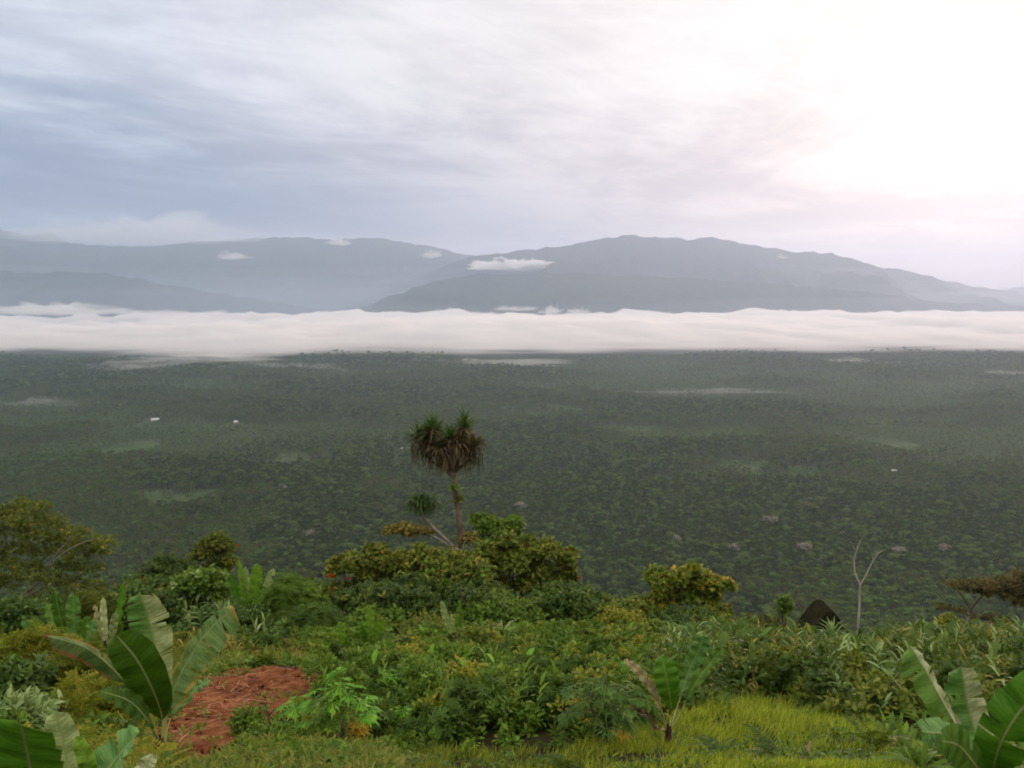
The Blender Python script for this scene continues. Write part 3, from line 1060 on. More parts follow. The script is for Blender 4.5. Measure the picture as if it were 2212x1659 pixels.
def shrub(name, label, cat, px0, px1, ptop, d, mat, tpl, leaf, ntw, k=8, pbot=None, n=7, group=None, bark='brown', flat=.85, dome=.35, depth=.55,
          twig=.35, droop=0.0, shell=.55, updir=.5, rmin=.2, rmax=.3, extra=None, seed=None, spread=1.0, plant_name='foliage', zlo=-.5, stem_r=.07, at=None):
    global RNG
    if seed is not None:
        RNG = np.random.default_rng(seed)
    W = (px1 - px0) * d / PF
    c = P((px0 + px1) / 2, ptop, d)
    zg = gzf(c.x, d)
    z1 = c.z
    z0 = zg if pbot is None else P(px0, pbot, d).z
    z0 = max(z0, zg)
    if d > 38:
        n, rmin, rmax, ntw, leaf = int(n * 1.8), rmin * .72, rmax * .78, int(ntw * 1.55), leaf * .8
    lobes = auto_lobes(c.x, d, W, z0, z1, n, depth, flat, dome, rmin, rmax)
    lobes = [(a, b_, cz - RNG.uniform(-.12, .3) * r_, r_, fl) for a, b_, cz, r_, fl in lobes]
    if pbot is not None:
        lobes = lobes[:-2]
    if at:
        lobes = []
        for qx, qy, qr in at:
            w_ = P(qx, qy, d)
            for _ in range(3):
                rr_ = qr * d / PF * RNG.uniform(.45, .75)
                o_ = rdir(1)[0] * qr * d / PF * .55
                lobes.append((w_.x + o_[0], d + o_[1] + RNG.uniform(-.5, .5), max(zg + rr_ * .7, w_.z + o_[2]), rr_, flat))
    root = thing(name, (c.x, d, zg), label, cat, group)
    V, F = foliage_VF(lobes, ntw, k, leaf, tpl, twig, droop, spread, shell, updir, zlo)
    mesh_obj(plant_name, V, F, LM[mat], root, smooth=False)
    branches((c.x, d, zg - .1), [l for l in lobes[:6]], stem_r, BK[bark], root, 'branches' if False else 'stem')
    for em, en, cnt, tp, sz, zmin in (extra or []):
        V, F = foliage_VF([(l[0], l[1], l[2], l[3] * 1.04, l[4]) for l in lobes], cnt, 5 if en == 'flower' else 4, sz, tp, .12, 0, 1, .85, .6, zmin)
        o = mesh_obj(en, V, F, LM[em], root, smooth=False)
        o['kind'] = 'stuff'
    return root


# ------------------------------------------------------------------ banana
def blade_mat(name, c1, c2, dry=0.0, drycol=(.42, .19, .09), trans=.36, rough=.46, yellow=0.0):
    m, t = new_mat(name)
    au = t.node('ShaderNodeAttribute')
    au.attribute_name = 'bu'
    as_ = t.node('ShaderNodeAttribute')
    as_.attribute_name = 'bs'
    u, s = au.outputs['Fac'], as_.outputs['Fac']
    tc = t.node('ShaderNodeTexCoord')
    n = t.noise(tc.outputs['Object'], 3.0, 4)
    vein = t.noise(t.comb(t.m('MULTIPLY', t.m('SUBTRACT', u, t.m('MULTIPLY', s, .05)), 34), t.m('MULTIPLY', s, .9), 0), 1.0, 5, .7, .15)
    c = t.mix(t.m('ADD', t.m('MULTIPLY', t.sstep(vein, .38, .62), .75), t.m('MULTIPLY', t.sstep(n, .3, .7), .45)), tuple(q * .82 for q in c1), tuple(q * 1.12 for q in c2))
    if yellow:
        yb = t.m('MULTIPLY', t.sstep(t.m('ADD', s, t.m('MULTIPLY', n, .6)), .95, 1.25), t.sstep(u, .55, .3))
        c = t.mix(t.m('MULTIPLY', yb, yellow), c, (.55, .36, .04))
    if dry:
        e = t.m('ADD', s, t.m('MULTIPLY', t.m('SUBTRACT', t.m('ADD', t.m('MULTIPLY', n, .5), t.m('MULTIPLY', vein, .5)), .5), 1.3))
        e = t.m('MAXIMUM', t.sstep(e, 1.02 - .3 * dry, 1.12 - .3 * dry), t.m('MULTIPLY', t.sstep(t.m('ADD', u, t.m('MULTIPLY', n, .12)), .98, 1.05), 1.0))
        c = t.mix(e, c, drycol)
    c = t.mix(t.sstep(s, .07, .03), c, (.34, .40, .14))
    b = t.node('ShaderNodeBsdfPrincipled')
    t.put(b.inputs['Base Color'], c)
    b.inputs['Roughness'].default_value = rough
    b.inputs['Specular IOR Level'].default_value = .28
    bm = t.node('ShaderNodeBump')
    bm.inputs['Strength'].default_value = .6
    bm.inputs['Distance'].default_value = .012
    t.put(bm.inputs['Height'], vein)
    t.l.new(bm.outputs[0], b.inputs['Normal'])
    tr = t.node('ShaderNodeBsdfTranslucent')
    t.put(tr.inputs['Color'], t.mix(.5, c, (.2, .36, .03)))
    mx = t.node('ShaderNodeMixShader')
    mx.inputs[0].default_value = trans
    t.l.new(b.outputs[0], mx.inputs[1])
    t.l.new(tr.outputs[0], mx.inputs[2])
    out = t.node('ShaderNodeOutputMaterial')
    t.l.new(mx.outputs[0], out.inputs[0])
    return m


BM = {
    'green': blade_mat('banana_green', G('#4a7420'), G('#688c30')),
    'bright': blade_mat('banana_bright', G('#4f8a1e'), G('#6a9c2c'), trans=.45),
    'pale': blade_mat('banana_pale_underside', G('#8ca25c'), G('#b0bc80'), trans=.3, rough=.5),
    'blue': blade_mat('banana_waxy', G('#50803a'), G('#709a4c'), trans=.28, rough=.4),
    'half': blade_mat('banana_sunlit_half', G('#a3ae6c'), G('#c6cd96'), trans=.34, rough=.55),  # sheen and light through the blade painted in as a paler colour
    'dark': blade_mat('banana_dark', G('#3c5e14'), G('#4f731c'), trans=.4),
    'dry': blade_mat('banana_brown_edged', G('#5c7a44'), G('#7d9358'), dry=1.0),
    'yel': blade_mat('banana_yellow_edged', G('#5f8540'), G('#86a05c'), dry=.3, drycol=(.5, .33, .08), yellow=1.0),
    'lime': blade_mat('banana_lime', G('#76a52a'), G('#94bb3c'), trans=.5),
    'dead': blade_mat('banana_dead', G('#a08a5c'), G('#c4b48a'), trans=.25, rough=.7),
    'brown': blade_mat('banana_dead_brown', G('#4a3420'), G('#7a5a38'), trans=.15, rough=.8),
    'strip': blade_mat('banana_bleached_and_lit', G('#aab27c'), G('#cdd2a2'), trans=.3, rough=.6),  # bleached blades, and one underside fold painted pale as if lit
}
RIB = bark_mat('banana_rib', G('#8f9a52'), G('#b0b070'), 8, .3, .5)
RIBD = bark_mat('banana_rib_dead', G('#a0845c'), G('#c0a67e'), 8, .3, .7)
PSEUDO = bark_mat('banana_stem', G('#4a4a2a'), G('#6a5138'), 5, .2, .6)
PSEUDOP = bark_mat('banana_stem_purple', G('#3a2424'), G('#5c3a38'), 5, .2, .6)


def banana_leaf(parent, ctrl, W, hint, m_top='green', m_bot='pale', fold=.25, pet=.18, tears=5, rib=RIB, ribr=.018, shape=(.5, .42), halves=(1, 1), ripple=.02,
                label=None, right=None, seed=0):
    rg = np.random.default_rng(1000 + seed)
    N = 30
    pts = np.array([tuple(p) for p in curve_pts(ctrl, N)])
    T = norm(np.gradient(pts, axis=0))
    h = np.array(hint, float)
    S = norm(np.cross(T, h))
    Nn = np.cross(S, T)
    a, b = shape
    pk = (a / (a + b)) ** a * (b / (a + b)) ** b
    L = np.linalg.norm(np.diff(pts, axis=0), axis=1).sum()

    def at(u):
        q = np.clip(pet + (1 - pet) * u, 0, 1) * N
        i = np.minimum(q.astype(int), N - 1)
        f = (q - i)[..., None]
        return (pts[i] * (1 - f) + pts[i + 1] * f, S[i] * (1 - f) + S[i + 1] * f, Nn[i] * (1 - f) + Nn[i + 1] * f)

    Vs, Fs, MI, BU, BS, off = [], [], [], [], [], 0
    for side, hw in zip((-1, 1), halves):
        cuts = np.sort(rg.uniform(.12, .95, max(0, int(rg.poisson(tears)))))
        cuts = np.concatenate([[0], cuts, [1]])
        for u0, u1 in zip(cuts[:-1], cuts[1:]):
            if u1 - u0 < .012:
                continue
            nu = max(2, int((u1 - u0) * 34) + 2)
            m = 6
            uu, ss = np.meshgrid(np.linspace(u0, u1, nu), np.linspace(0, 1, m), indexing='ij')
            c = (u0 + u1) / 2
            gap = .10 if len(cuts) > 2 else 0
            ue = c + (uu - c) * (1 - gap * ss * rg.uniform(.3, 2.2)) + .055 * ss * (1 - uu)
            ue = np.clip(ue, 0, 1)
            w = np.clip(uu, 1e-4, 1) ** a * np.clip(1 - uu, 1e-4, 1) ** b / pk * W / 2 * hw
            cen, Sx, Nx = at(ue)
            fd = fold + rg.uniform(-.2, .22) * (1 if len(cuts) > 2 else .2)
            ang = fd - .35 * ss * abs(fold)
            hgt = w * ss * np.sin(ang) - .10 * w * ss ** 2 * rg.uniform(.5, 1.6) + ripple * np.sin(uu * 31 + side) * ss + .008 * np.sin(uu * 90 + side * 2) * ss
            pos = cen + Sx * (side * w * ss * np.cos(ang))[..., None] + Nx * hgt[..., None]
            V = pos.reshape(-1, 3)
            nn = np.repeat(Nx.reshape(-1, 3)[:], 1, 0)
            F = grid_faces(nu, m)
            if side > 0:
                F = F[:, ::-1]
            rt = (right if (right is not None and side > 0) else None)
            Vs += [V + nn * .0015, V - nn * .0015]
            Fs += [F + off, F[:, ::-1] + off + len(V)]
            MI += [np.full(len(F), 2 if rt else 0), np.full(len(F), 1)]
            BU += [ue.ravel()] * 2
            BS += [ss.ravel()] * 2
            off += 2 * len(V)
    V, F = np.concatenate(Vs), np.concatenate(Fs)
    o = mesh_obj('leaf', V, F, None, parent, mats=[BM[m_top], BM[m_bot]] + ([BM[right]] if right else []), mi=np.concatenate(MI))
    for nm, arr in (('bu', BU), ('bs', BS)):
        at_ = o.data.attributes.new(nm, 'FLOAT', 'POINT')
        at_.data.foreach_set('value', np.concatenate(arr).astype(np.float32))
    if label:
        o['label'] = label
    rv, rf = tube(pts - Nn * ribr * .5, np.linspace(ribr * 1.25, ribr * .25, N + 1), 6)
    mesh_obj('midrib', rv, rf, rib, o)
    return o


def pseudostem(parent, base, top, r0, r1, mat=PSEUDO):
    base, top = Vector(base), Vector(top)
    n = 12
    pts = [base.lerp(top, i / n) for i in range(n + 1)]
    rad = [r0 + (r1 - r0) * (i / n) + .006 * math.sin(i * 2.1) for i in range(n + 1)]
    V, F = tube(pts, rad, 10)
    return mesh_obj('pseudostem', V, F, mat, parent)


CAM_UP = (0, -.75, .65)


# ------------------------------------------------------------------ other plant forms
def rosette(name, label, cat, px, ptop, d, n, L, mat='pand', group=None, tpl=STRAP, bark='green', zlo=-.1, wide=1.0, heads=1, gap=.5):
    c = P(px, ptop, d)
    zg = gzf(c.x, d)
    r = thing(name, (c.x, d, zg), label, cat, group)
    for h in range(heads):
        hx = c.x + (h - (heads - 1) / 2) * gap
        hz = c.z - L * .75 - (.35 * RNG.random() if h else 0)
        hz = max(hz, zg + .1)
        dd = rdir(n, zlo, 1)
        V, F = scatter(tpl, np.tile((hx, d, hz), (n, 1)) + dd * .05, norm(dd + np.array([0, 0, .25])), np.tile((0, 0, 1.), (n, 1)), L * RNG.uniform(.7, 1.1, n), L * RNG.uniform(.7, 1.1, n) * wide)
        mesh_obj('leaf_rosette', V, F, LM[mat], r, smooth=False)
        V, F = tube([(c.x + (hx - c.x) * .3, d, zg - .1), (hx, d, (zg + hz) / 2), (hx, d, hz)], [.06, .05, .04], 6)
        mesh_obj('stem', V, F, BK[bark], r)
    return r


def ginger(name, label, cat, px0, px1, ptop, d, mat='deep', stems=9, leaf=.55, group=None, tpl=LANCE, seed=None, lean=.5):
    global RNG
    if seed is not None:
        RNG = np.random.default_rng(seed)
    c = P((px0 + px1) / 2, ptop, d)
    W = (px1 - px0) * d / PF
    zg = gzf(c.x, d)
    r = thing(name, (c.x, d, zg), label, cat, group)
    LV, SV = [], []
    for i in range(stems):
        u = RNG.uniform(-1, 1)
        bx, by = c.x + u * W * .3, d + RNG.uniform(-.35, .35) * W
        H = (c.z - zg) * RNG.uniform(.7, 1.0) * (1 - .2 * u * u)
        tip = np.array([bx + u * W * .22 + RNG.uniform(-.1, .1), by + RNG.uniform(-.2, .2), zg + H])
        b0 = np.array([bx, by, gzf(bx, by) - .1])
        pts = np.array(curve_pts([b0, (b0 + tip) / 2 + np.array([-u * .1, 0, .1]), tip], 8))
        SV.append(tube(pts, np.linspace(.022, .01, 9), 5))
        n = max(7, int(H / .16))
        f = np.linspace(.25, 1, n)
        q = f * 8
        ii = np.minimum(q.astype(int), 7)
        pp = pts[ii] + (pts[ii + 1] - pts[ii]) * (q - ii)[:, None]
        ang = RNG.uniform(0, 6.28)
        sg = np.where(np.arange(n) % 2, 1, -1)
        dirs = np.stack([sg * math.cos(ang), sg * math.sin(ang), np.full(n, lean)], 1) + .35 * rdir(n)
        dirs[-2:] = np.array([0, 0, 1.]) + .4 * rdir(2)
        LV.append(scatter(tpl, pp, dirs, np.tile((0, 0, 1.), (n, 1)), leaf * RNG.uniform(.75, 1.15, n), leaf * 1.25 * RNG.uniform(.75, 1.15, n)))
    V, F = joinVF(LV)
    mesh_obj('foliage', V, F, LM[mat], r, smooth=False)
    V, F = joinVF(SV)
    mesh_obj('stem', V, F, BK['green'], r)
    return r


def papaya(name, label, cat, base, top, crown_r, n=16, mat='mid', leafscale=.3, old=0, fruit=0, r0=.05, group=None, bark='grey', droop=-.05):
    """Bare stem, long leaf stalks and hand-shaped leaves at their ends."""
    base, top = Vector(base), Vector(top)
    r = thing(name, tuple(base), label, cat, group)
    V, F = tube(curve_pts([base - Vector((0, 0, .1)), base.lerp(top, .5) + Vector((.03, 0, 0)), top], 8), np.linspace(r0, r0 * .6, 9), 7)
    mesh_obj('trunk', V, F, BK[bark], r)

    def leaves(k, zlo, zhi, matn, nm, rad):
        d = rdir(k, zlo, zhi)
        ends = np.array(top) + d * rad * RNG.uniform(.65, 1.05, k)[:, None] + np.array([0, 0, -.02])
        st = []
        for e in ends:
            m = (np.array(top) * .45 + e * .55) + np.array([0, 0, .08 * rad])
            st.append(tube(curve_pts([np.array(top) - np.array([0, 0, RNG.uniform(0, .08)]), m, e], 4), [.008, .007, .006, .006, .005], 4))
        sv, sf = joinVF(st)
        out = norm(d * np.array([1, 1, 0]) + np.array([0, 0, droop - .25]) + .15 * rdir(k))
        # seven fingers, each a folded leaf with side lobes
        parts = []
        fan = 8
        for j in range(fan):
            a = (j / (fan - 1) - .5) * 4.6
            side = norm(np.cross(out, np.tile((0, 0, 1.), (k, 1))))
            dd = norm(out * math.cos(a) + side * math.sin(a) + np.array([0, 0, -.18]))
            ln = leafscale * (1 - .28 * abs(a) / 2.3) * RNG.uniform(.85, 1.1, k)
            parts.append(scatter(FINGER, ends, dd, np.tile((0, 0, 1.), (k, 1)) + .25 * rdir(k), ln))
        lv, lf = joinVF(parts)
        mesh_obj(nm, lv, lf, LM[matn], r, smooth=False)
        mesh_obj('leaf_stalk', sv, sf, BK['green'], r)
    leaves(n, .0, 1.0, mat, 'foliage', crown_r)
    if old:
        leaves(old, -.55, -.15, 'yolk', 'old_leaves', crown_r * .8)
    if fruit:
        fv = []
        for i in range(fruit):
            a = RNG.uniform(0, 6.28)
            c = np.array(top) + np.array([math.cos(a) * .07, math.sin(a) * .07, -.08 - .16 * RNG.random()])
            s = RNG.uniform(.035, .055)
            fv.append(tube([c + np.array([0, 0, q]) * s * 2.2 for q in (1, .7, .2, -.4, -.9, -1.1)], np.array([.25, .7, 1, .95, .5, .1]) * s, 8))
        V, F = joinVF(fv)
        mesh_obj('fruit', V, F, leaf_mat_fruit, r)
    return r


FINGER = (np.array([(0, 0, 0), (.07, .35, .02), (.2, .55, -.02), (.07, .6, .0), (.12, .82, -.04), (0, 1, -.1), (-.12, .82, -.04), (-.07, .6, 0), (-.2, .55, -.02), (-.07, .35, .02), (0, .5, .0)], float),
          np.array([(0, 1, 10, 9), (1, 2, 3, 10), (10, 7, 8, 9), (10, 3, 5, 7), (3, 4, 5, 5 - 0), (7, 5, 6, 6)])[:4])
leaf_mat_fruit = bark_mat('papaya_skin', G('#26331a'), G('#3d4a22'), 9, 1, .4)


def clump_cover(label, pos, hs, mat, tpl, leaf, per=14, name='undergrowth', updir=.55, droop=.1):
    """Ground cover: low domes of leaves standing on the ground."""
    n = len(pos)
    if n == 0:
        return None
    p = np.repeat(pos, per, 0)
    h = np.repeat(hs, per)
    d = rdir(n * per, .05, 1)
    rr = RNG.random(n * per) ** .4
    q = p + d * np.stack([h * .75, h * .75, h], 1) * rr[:, None]
    ld = norm(d * np.array([1, 1, .6]) + .7 * rdir(n * per) + np.array([0, 0, updir - .5 - droop]))
    up = norm(np.array([0, 0, 1.]) + d * .5 + .35 * rdir(n * per))
    V, F = scatter(tpl, q, ld, up, leaf * RNG.uniform(.6, 1.3, n * per))
    o = mesh_obj(name, V, F, LM[mat], smooth=False)
    return tag(o, label, None, None, 'stuff')


def bushlets(label, pos, hs, rs, mat, tpl, leaf, per, kn=3):
    """Many small separate bushes standing in the weeds, too many and too alike to count: domes of leaves with dark gaps between."""
    n = len(pos)
    lob = np.repeat(pos, kn, 0)
    a = RNG.uniform(0, 6.28, n * kn)
    q = np.repeat(rs, kn) * .7 * np.sqrt(RNG.random(n * kn))
    hh = np.repeat(hs, kn) * RNG.uniform(.55, 1.05, n * kn)
    rr = np.repeat(rs, kn) * RNG.uniform(.45, .75, n * kn)
    cen = lob + np.stack([np.cos(a) * q, np.sin(a) * q, np.maximum(hh - rr * .8, .05)], 1)
    m = n * kn
    d = rdir(m * per, -.35, 1)
    c = np.repeat(cen, per, 0)
    r = np.repeat(rr, per)[:, None]
    p = c + d * r * (.6 + .5 * RNG.random((m * per, 1)) + .35 * (RNG.random((m * per, 1)) > .94)) * np.array([1, 1, .85])
    ld = norm(d * .7 + .8 * rdir(m * per) + np.array([0, 0, .1]))
    up = norm(d + np.array([0, 0, .7]) + .35 * rdir(m * per))
    V, F = scatter(tpl, p, ld, up, leaf * RNG.uniform(.6, 1.3, m * per))
    return tag(mesh_obj('undergrowth', V, F, LM[mat], smooth=False), label, None, None, 'stuff')


def stalks(label, pos, hs, mat, tpl, leaf, per=12):
    """Upright leafy stalks (gingers, canes) standing thickly together."""
    n = len(pos)
    ln = rdir(n, .75, 1) * hs[:, None]
    f = np.tile(np.linspace(.2, 1, per), n)
    P_ = np.repeat(pos, per, 0) + np.repeat(ln, per, 0) * f[:, None]
    ang = np.repeat(RNG.uniform(0, 6.28, n), per)
    sg = np.tile(np.where(np.arange(per) % 2, 1., -1.), n)
    dirs = np.stack([sg * np.cos(ang), sg * np.sin(ang), np.full(n * per, .35) + .9 * f ** 3], 1) + .4 * rdir(n * per)
    V, F = scatter(tpl, P_, dirs, np.tile((0, 0, 1.), (n * per, 1)) + .3 * rdir(n * per), leaf * RNG.uniform(.7, 1.2, n * per), leaf * 1.2 * RNG.uniform(.7, 1.2, n * per))
    return tag(mesh_obj('undergrowth', V, F, LM[mat], smooth=False), label, None, None, 'stuff')
# ================================================================== bare soil and grass areas on the hill
GRASS = [(1440, 1545), (1500, 1522), (1580, 1508), (1690, 1516), (1800, 1546), (1900, 1588), (1975, 1645), (2000, 1700), (2000, 1990), (300, 1990), (420, 1690), (620, 1668), (790, 1644), (960, 1628), (1120, 1622), (1215, 1614), (1340, 1600), (1420, 1580)]
DIRT = [(352, 1560), (380, 1500), (430, 1466), (520, 1447), (600, 1446), (670, 1452), (708, 1468), (702, 1500), (660, 1530), (610, 1560), (560, 1595), (525, 1618), (505, 1640), (460, 1655), (390, 1655), (335, 1632), (300, 1580)]


def wobble(x, y):
    return 30 * (fbm(x / .9, y / .9, 4, 61) - .5), 15 * (fbm(x / .8, y / .8, 4, 63) - .5)


def mask(x, y, poly):
    px, py = project(x, y, gz(x, y))
    a, b = wobble(x, y)
    return in_poly(px + 2 * a, py + 2 * b, poly)


# the dug plot: a sheet of red earth a little above the soil, with clods
xs_ = np.arange(-9.5, -3.0, .09)
ys_ = np.arange(12.0, 31.5, .13)
X, Y = np.meshgrid(xs_, ys_, indexing='ij')
Z = gz(X, Y) + .02 + .13 * (fbm(X / .45, Y / .45, 4, 71) - .3) + .03 * np.sin((X * .55 + Y * .8) * 5.0)
keep = mask(X, Y, DIRT)
F = grid_faces(len(xs_), len(ys_))
kf = keep.ravel()[F].all(1)
F = F[kf]
used = np.unique(F)
mp = np.full(X.size, -1)
mp[used] = np.arange(len(used))
inner = np.zeros(X.size, int)
np.add.at(inner, F.ravel(), 1)
Zf = Z.ravel().copy()
Zf[inner < 4] -= .35
V = np.stack([X.ravel(), Y.ravel(), Zf], -1)[used]
dm, t = new_mat('red_earth')
g = t.node('ShaderNodeNewGeometry')
n1 = t.noise(g.outputs['Position'], 5.5, 6, .65)
n2 = t.noise(g.outputs['Position'], .8, 3)
c = t.ramp(t.m('ADD', t.m('MULTIPLY', n1, .65), t.m('MULTIPLY', n2, .35)), [(.33, G('#361d0f')), (.5, G('#6c3f22')), (.68, G('#966340'))])
b = t.node('ShaderNodeBsdfPrincipled')
t.put(b.inputs['Base Color'], c)
b.inputs['Roughness'].default_value = .95
b.inputs['Specular IOR Level'].default_value = .1
bm = t.node('ShaderNodeBump')
bm.inputs['Strength'].default_value = .9
bm.inputs['Distance'].default_value = .05
t.put(bm.inputs['Height'], n1)
t.l.new(bm.outputs[0], b.inputs['Normal'])
o_ = t.node('ShaderNodeOutputMaterial')
t.l.new(b.outputs[0], o_.inputs[0])
tag(mesh_obj('dug_plot', V, mp[F], dm), 'bare plot of dug red earth between the banana plant and the weeds', None, None, 'structure')

# straw and cut stalks lying on the plot
n = 2600
x = RNG.uniform(-9.3, -3.2, n)
y = RNG.uniform(12.5, 31, n)
k = mask(x, y, DIRT) & (RNG.random(n) < np.clip((fbm(x / .9, y / .9, 3, 73) - .38) * 5, .04, 1))
x, y = x[k], y[k]
m = len(x)
a = RNG.normal(.15, .9, m)
dd = np.stack([np.cos(a), np.sin(a), RNG.uniform(-.15, .2, m)], 1)
BLADE = (np.array([(-.012, 0, 0), (.012, 0, 0), (.012, .5, .03), (-.012, .5, .03), (.006, 1, -.02), (-.006, 1, -.02)], float), np.array([(0, 1, 2, 3), (3, 2, 4, 5)]))
ln = RNG.uniform(.05, .55, m) ** 1.4
V, F = scatter(BLADE, np.stack([x, y, gz(x, y) + .06 + RNG.uniform(0, .05, m)], 1), dd, np.tile((0, 0, 1.), (m, 1)), ln, np.full(m, .55))
tag(mesh_obj('straw', V, F, LM['straw'], smooth=False), 'pale straw and cut stalks strewn over the red earth', None, None, 'stuff')

# clods of earth and sprouting weeds on the plot
n = 900
x = RNG.uniform(-9.3, -3.2, n)
y = RNG.uniform(12.5, 31, n)
k = mask(x, y, DIRT)
x, y = x[k], y[k]
m = len(x)
CLOD = (np.array([(-1, -1, -.6), (1, -1, -.6), (1, 1, -.6), (-1, 1, -.6), (-.6, -.7, .5), (.7, -.5, .6), (.5, .7, .4), (-.7, .5, .6)], float), np.array([(0, 1, 5, 4), (1, 2, 6, 5), (2, 3, 7, 6), (3, 0, 4, 7), (4, 5, 6, 7)]))
V, F = scatter(CLOD, np.stack([x, y, gz(x, y) + .06], 1), rdir(m), np.tile((0, 0, 1.), (m, 1)) + .6 * rdir(m), RNG.uniform(.015, .07, m))
tag(mesh_obj('earth_clods', V, F, dm, smooth=False), 'loose clods of red earth on the dug plot', None, None, 'stuff')

# grass
GB = (np.array([(-.5, 0, 0), (.5, 0, 0), (.42, .5, .06), (-.42, .5, .06), (.06, 1, -.18), (-.06, 1, -.18)], float), np.array([(0, 1, 2, 3), (3, 2, 4, 5)]))


def grass(label, x, y, hlo, hhi, mat, wdt=.011, hmul=None):
    m = len(x)
    lean = np.stack([RNG.normal(.22, .28, m) + 1.1 * (fbm(x / .22, y / .22, 2, 88) - .5), RNG.normal(0, .3, m), np.ones(m)], 1)
    h = RNG.uniform(hlo, hhi, m) * np.clip((y - 9) / 7, .45, 1)
    if hmul is not None:
        h = h * hmul
    f = rdir(m) * np.array([1, 1, .2])
    V, F = scatter(GB, np.stack([x, y, gz(x, y) - .02], 1), lean, f, h, wdt * RNG.uniform(.7, 1.5, m))
    return tag(mesh_obj('grass', V, F, LM[mat], smooth=False), label, None, None, 'stuff')


n = 380000
y = 9.6 + 16.4 * RNG.random(n) ** 1.15
x = RNG.uniform(-1, 1, n) * (1.5 + .56 * y)
k = mask(x, y, GRASS)
x, y = x[k], y[k]
tuft = fbm(x / .35, y / .35, 3, 81)
k = RNG.random(len(x)) < np.clip((tuft - .30) * 3.4, .05, 1)
x, y, tuft = x[k], y[k], tuft[k]
left = np.clip((x + 1.5) / 4, 0, 1)
print('grass', len(x))
sel = RNG.random(len(x)) < (.2 + .62 * left + .5 * (fbm(x / .8, y / .8, 3, 87) - .4))
grass('tall yellow green grass covering the slope at the bottom right', x[sel], y[sel], .08, .30, 'grass', .0135, .6 + .8 * tuft[sel])
grass('duller grass mixed with weeds along the bottom of the slope', x[~sel], y[~sel], .10, .32, 'grassd', .013, .6 + .8 * tuft[~sel])

# ================================================================== undergrowth (nobody could count it)
n = 30000
y = np.sqrt(RNG.uniform(9.8 ** 2, 64 ** 2, n))
x = RNG.uniform(-1, 1, n) * (3 + .56 * y)
k = ~mask(x, y, DIRT) & ~mask(x, y, GRASS)
x, y = x[k], y[k]
px, py = project(x, y, gz(x, y))
hump = fbm(x / 1.5, y / 1.9, 3, 83)
hs = .07 + .42 * np.clip(hump - .35, 0, 1) + .10 * RNG.random(len(x))
pl = np.stack([x, y, gz(x, y)], 1)
zone = np.zeros(len(x), int)                        # 0 middle weeds
zone[(px < 380) & (y < 30)] = 1                     # left
zone[(px > 340) & (px < 720) & (y > 24) & (y < 40)] = 2     # behind the plot
zone[(px > 1430) & (y < 46)] = 3                    # behind the grass
zone[(y >= 42)] = 4
sel2 = fbm(x / 1.1, y / 1.1, 3, 85)
z0 = zone == 0
near = y < 27
hs = np.where(zone == 2, hs * .7, hs)
# keep low in front of the plot
front = in_poly(px, py, [(250, 1560), (760, 1560), (760, 1800), (250, 1800)])
hs = np.where(front, hs * .55, hs)
q = z0 & (sel2 < .5)
clump_cover('mid green leafy weeds covering the slope in the middle', pl[q & near], hs[q & near], 'mid', OVAL, .10, 34)
clump_cover('mid green leafy weeds farther up the slope below the central bushes', pl[q & ~near], hs[q & ~near], 'mid', BROAD, .15, 26)
q = z0 & (sel2 >= .5)
clump_cover('hand leaved cassava weeds mixed into the middle of the slope', pl[q], hs[q] * 1.1, 'mid', PALMATE, .15, 18)
q = z0 & (RNG.random(len(x)) < .3)
clump_cover('lime tipped young weeds scattered through the middle of the slope', pl[q], hs[q] * 1.15, 'bright', OVAL, .09, 12)
q = z0 & (RNG.random(len(x)) < .2)
clump_cover('brownish dying leaves scattered through the weeds in the middle', pl[q], hs[q] * 1.05, 'rust', OVAL, .09, 9)
q = (zone == 1) & (sel2 < .55)
clump_cover('yellow green feathery weeds at the left edge of the slope', pl[q], hs[q] * 1.2, 'yellow', PINNATE, .3, 10)
q = (zone == 1) & (sel2 >= .5)
clump_cover('pale grey green leafy weeds at the left edge of the slope', pl[q], hs[q] * 1.2, 'pale', OVAL, .13, 14)
q = zone == 1
clump_cover('dark low leaves under the weeds at the left edge', pl[q], hs[q] * .9, 'deep', OVAL, .16, 12)
q = (zone == 2)
clump_cover('dull olive weeds along the far rim of the red plot', pl[q], hs[q], 'olive', LANCE, .32, 14)
clump_cover('low green weeds along the far rim of the red plot', pl[q], hs[q] * .8, 'mid', BROAD, .2, 8)
q = (zone == 3) & (sel2 < .5)
clump_cover('broad leaved undergrowth behind the yellow grass', pl[q], hs[q] * .75, 'deep', OVAL, .16, 20)
q = (zone == 3) & (sel2 >= .5)
clump_cover('narrow leaved undergrowth behind the yellow grass', pl[q], hs[q] * .8, 'mid', LANCE, .34, 16)
q = (zone == 3) & (RNG.random(len(x)) < .35)
clump_cover('brownish dry leaves scattered through the undergrowth behind the grass', pl[q], hs[q] * .85, 'rust', OVAL, .15, 9)
q = (zone == 4)
clump_cover('tangled dark undergrowth along the crest of the hill', pl[q], hs[q] * .9, 'dark', BROAD, .2, 24)
q = (zone == 4) & (sel2 > .45)
clump_cover('olive undergrowth along the crest of the hill', pl[q], hs[q] * 1.0, 'olive', BROAD, .2, 14)


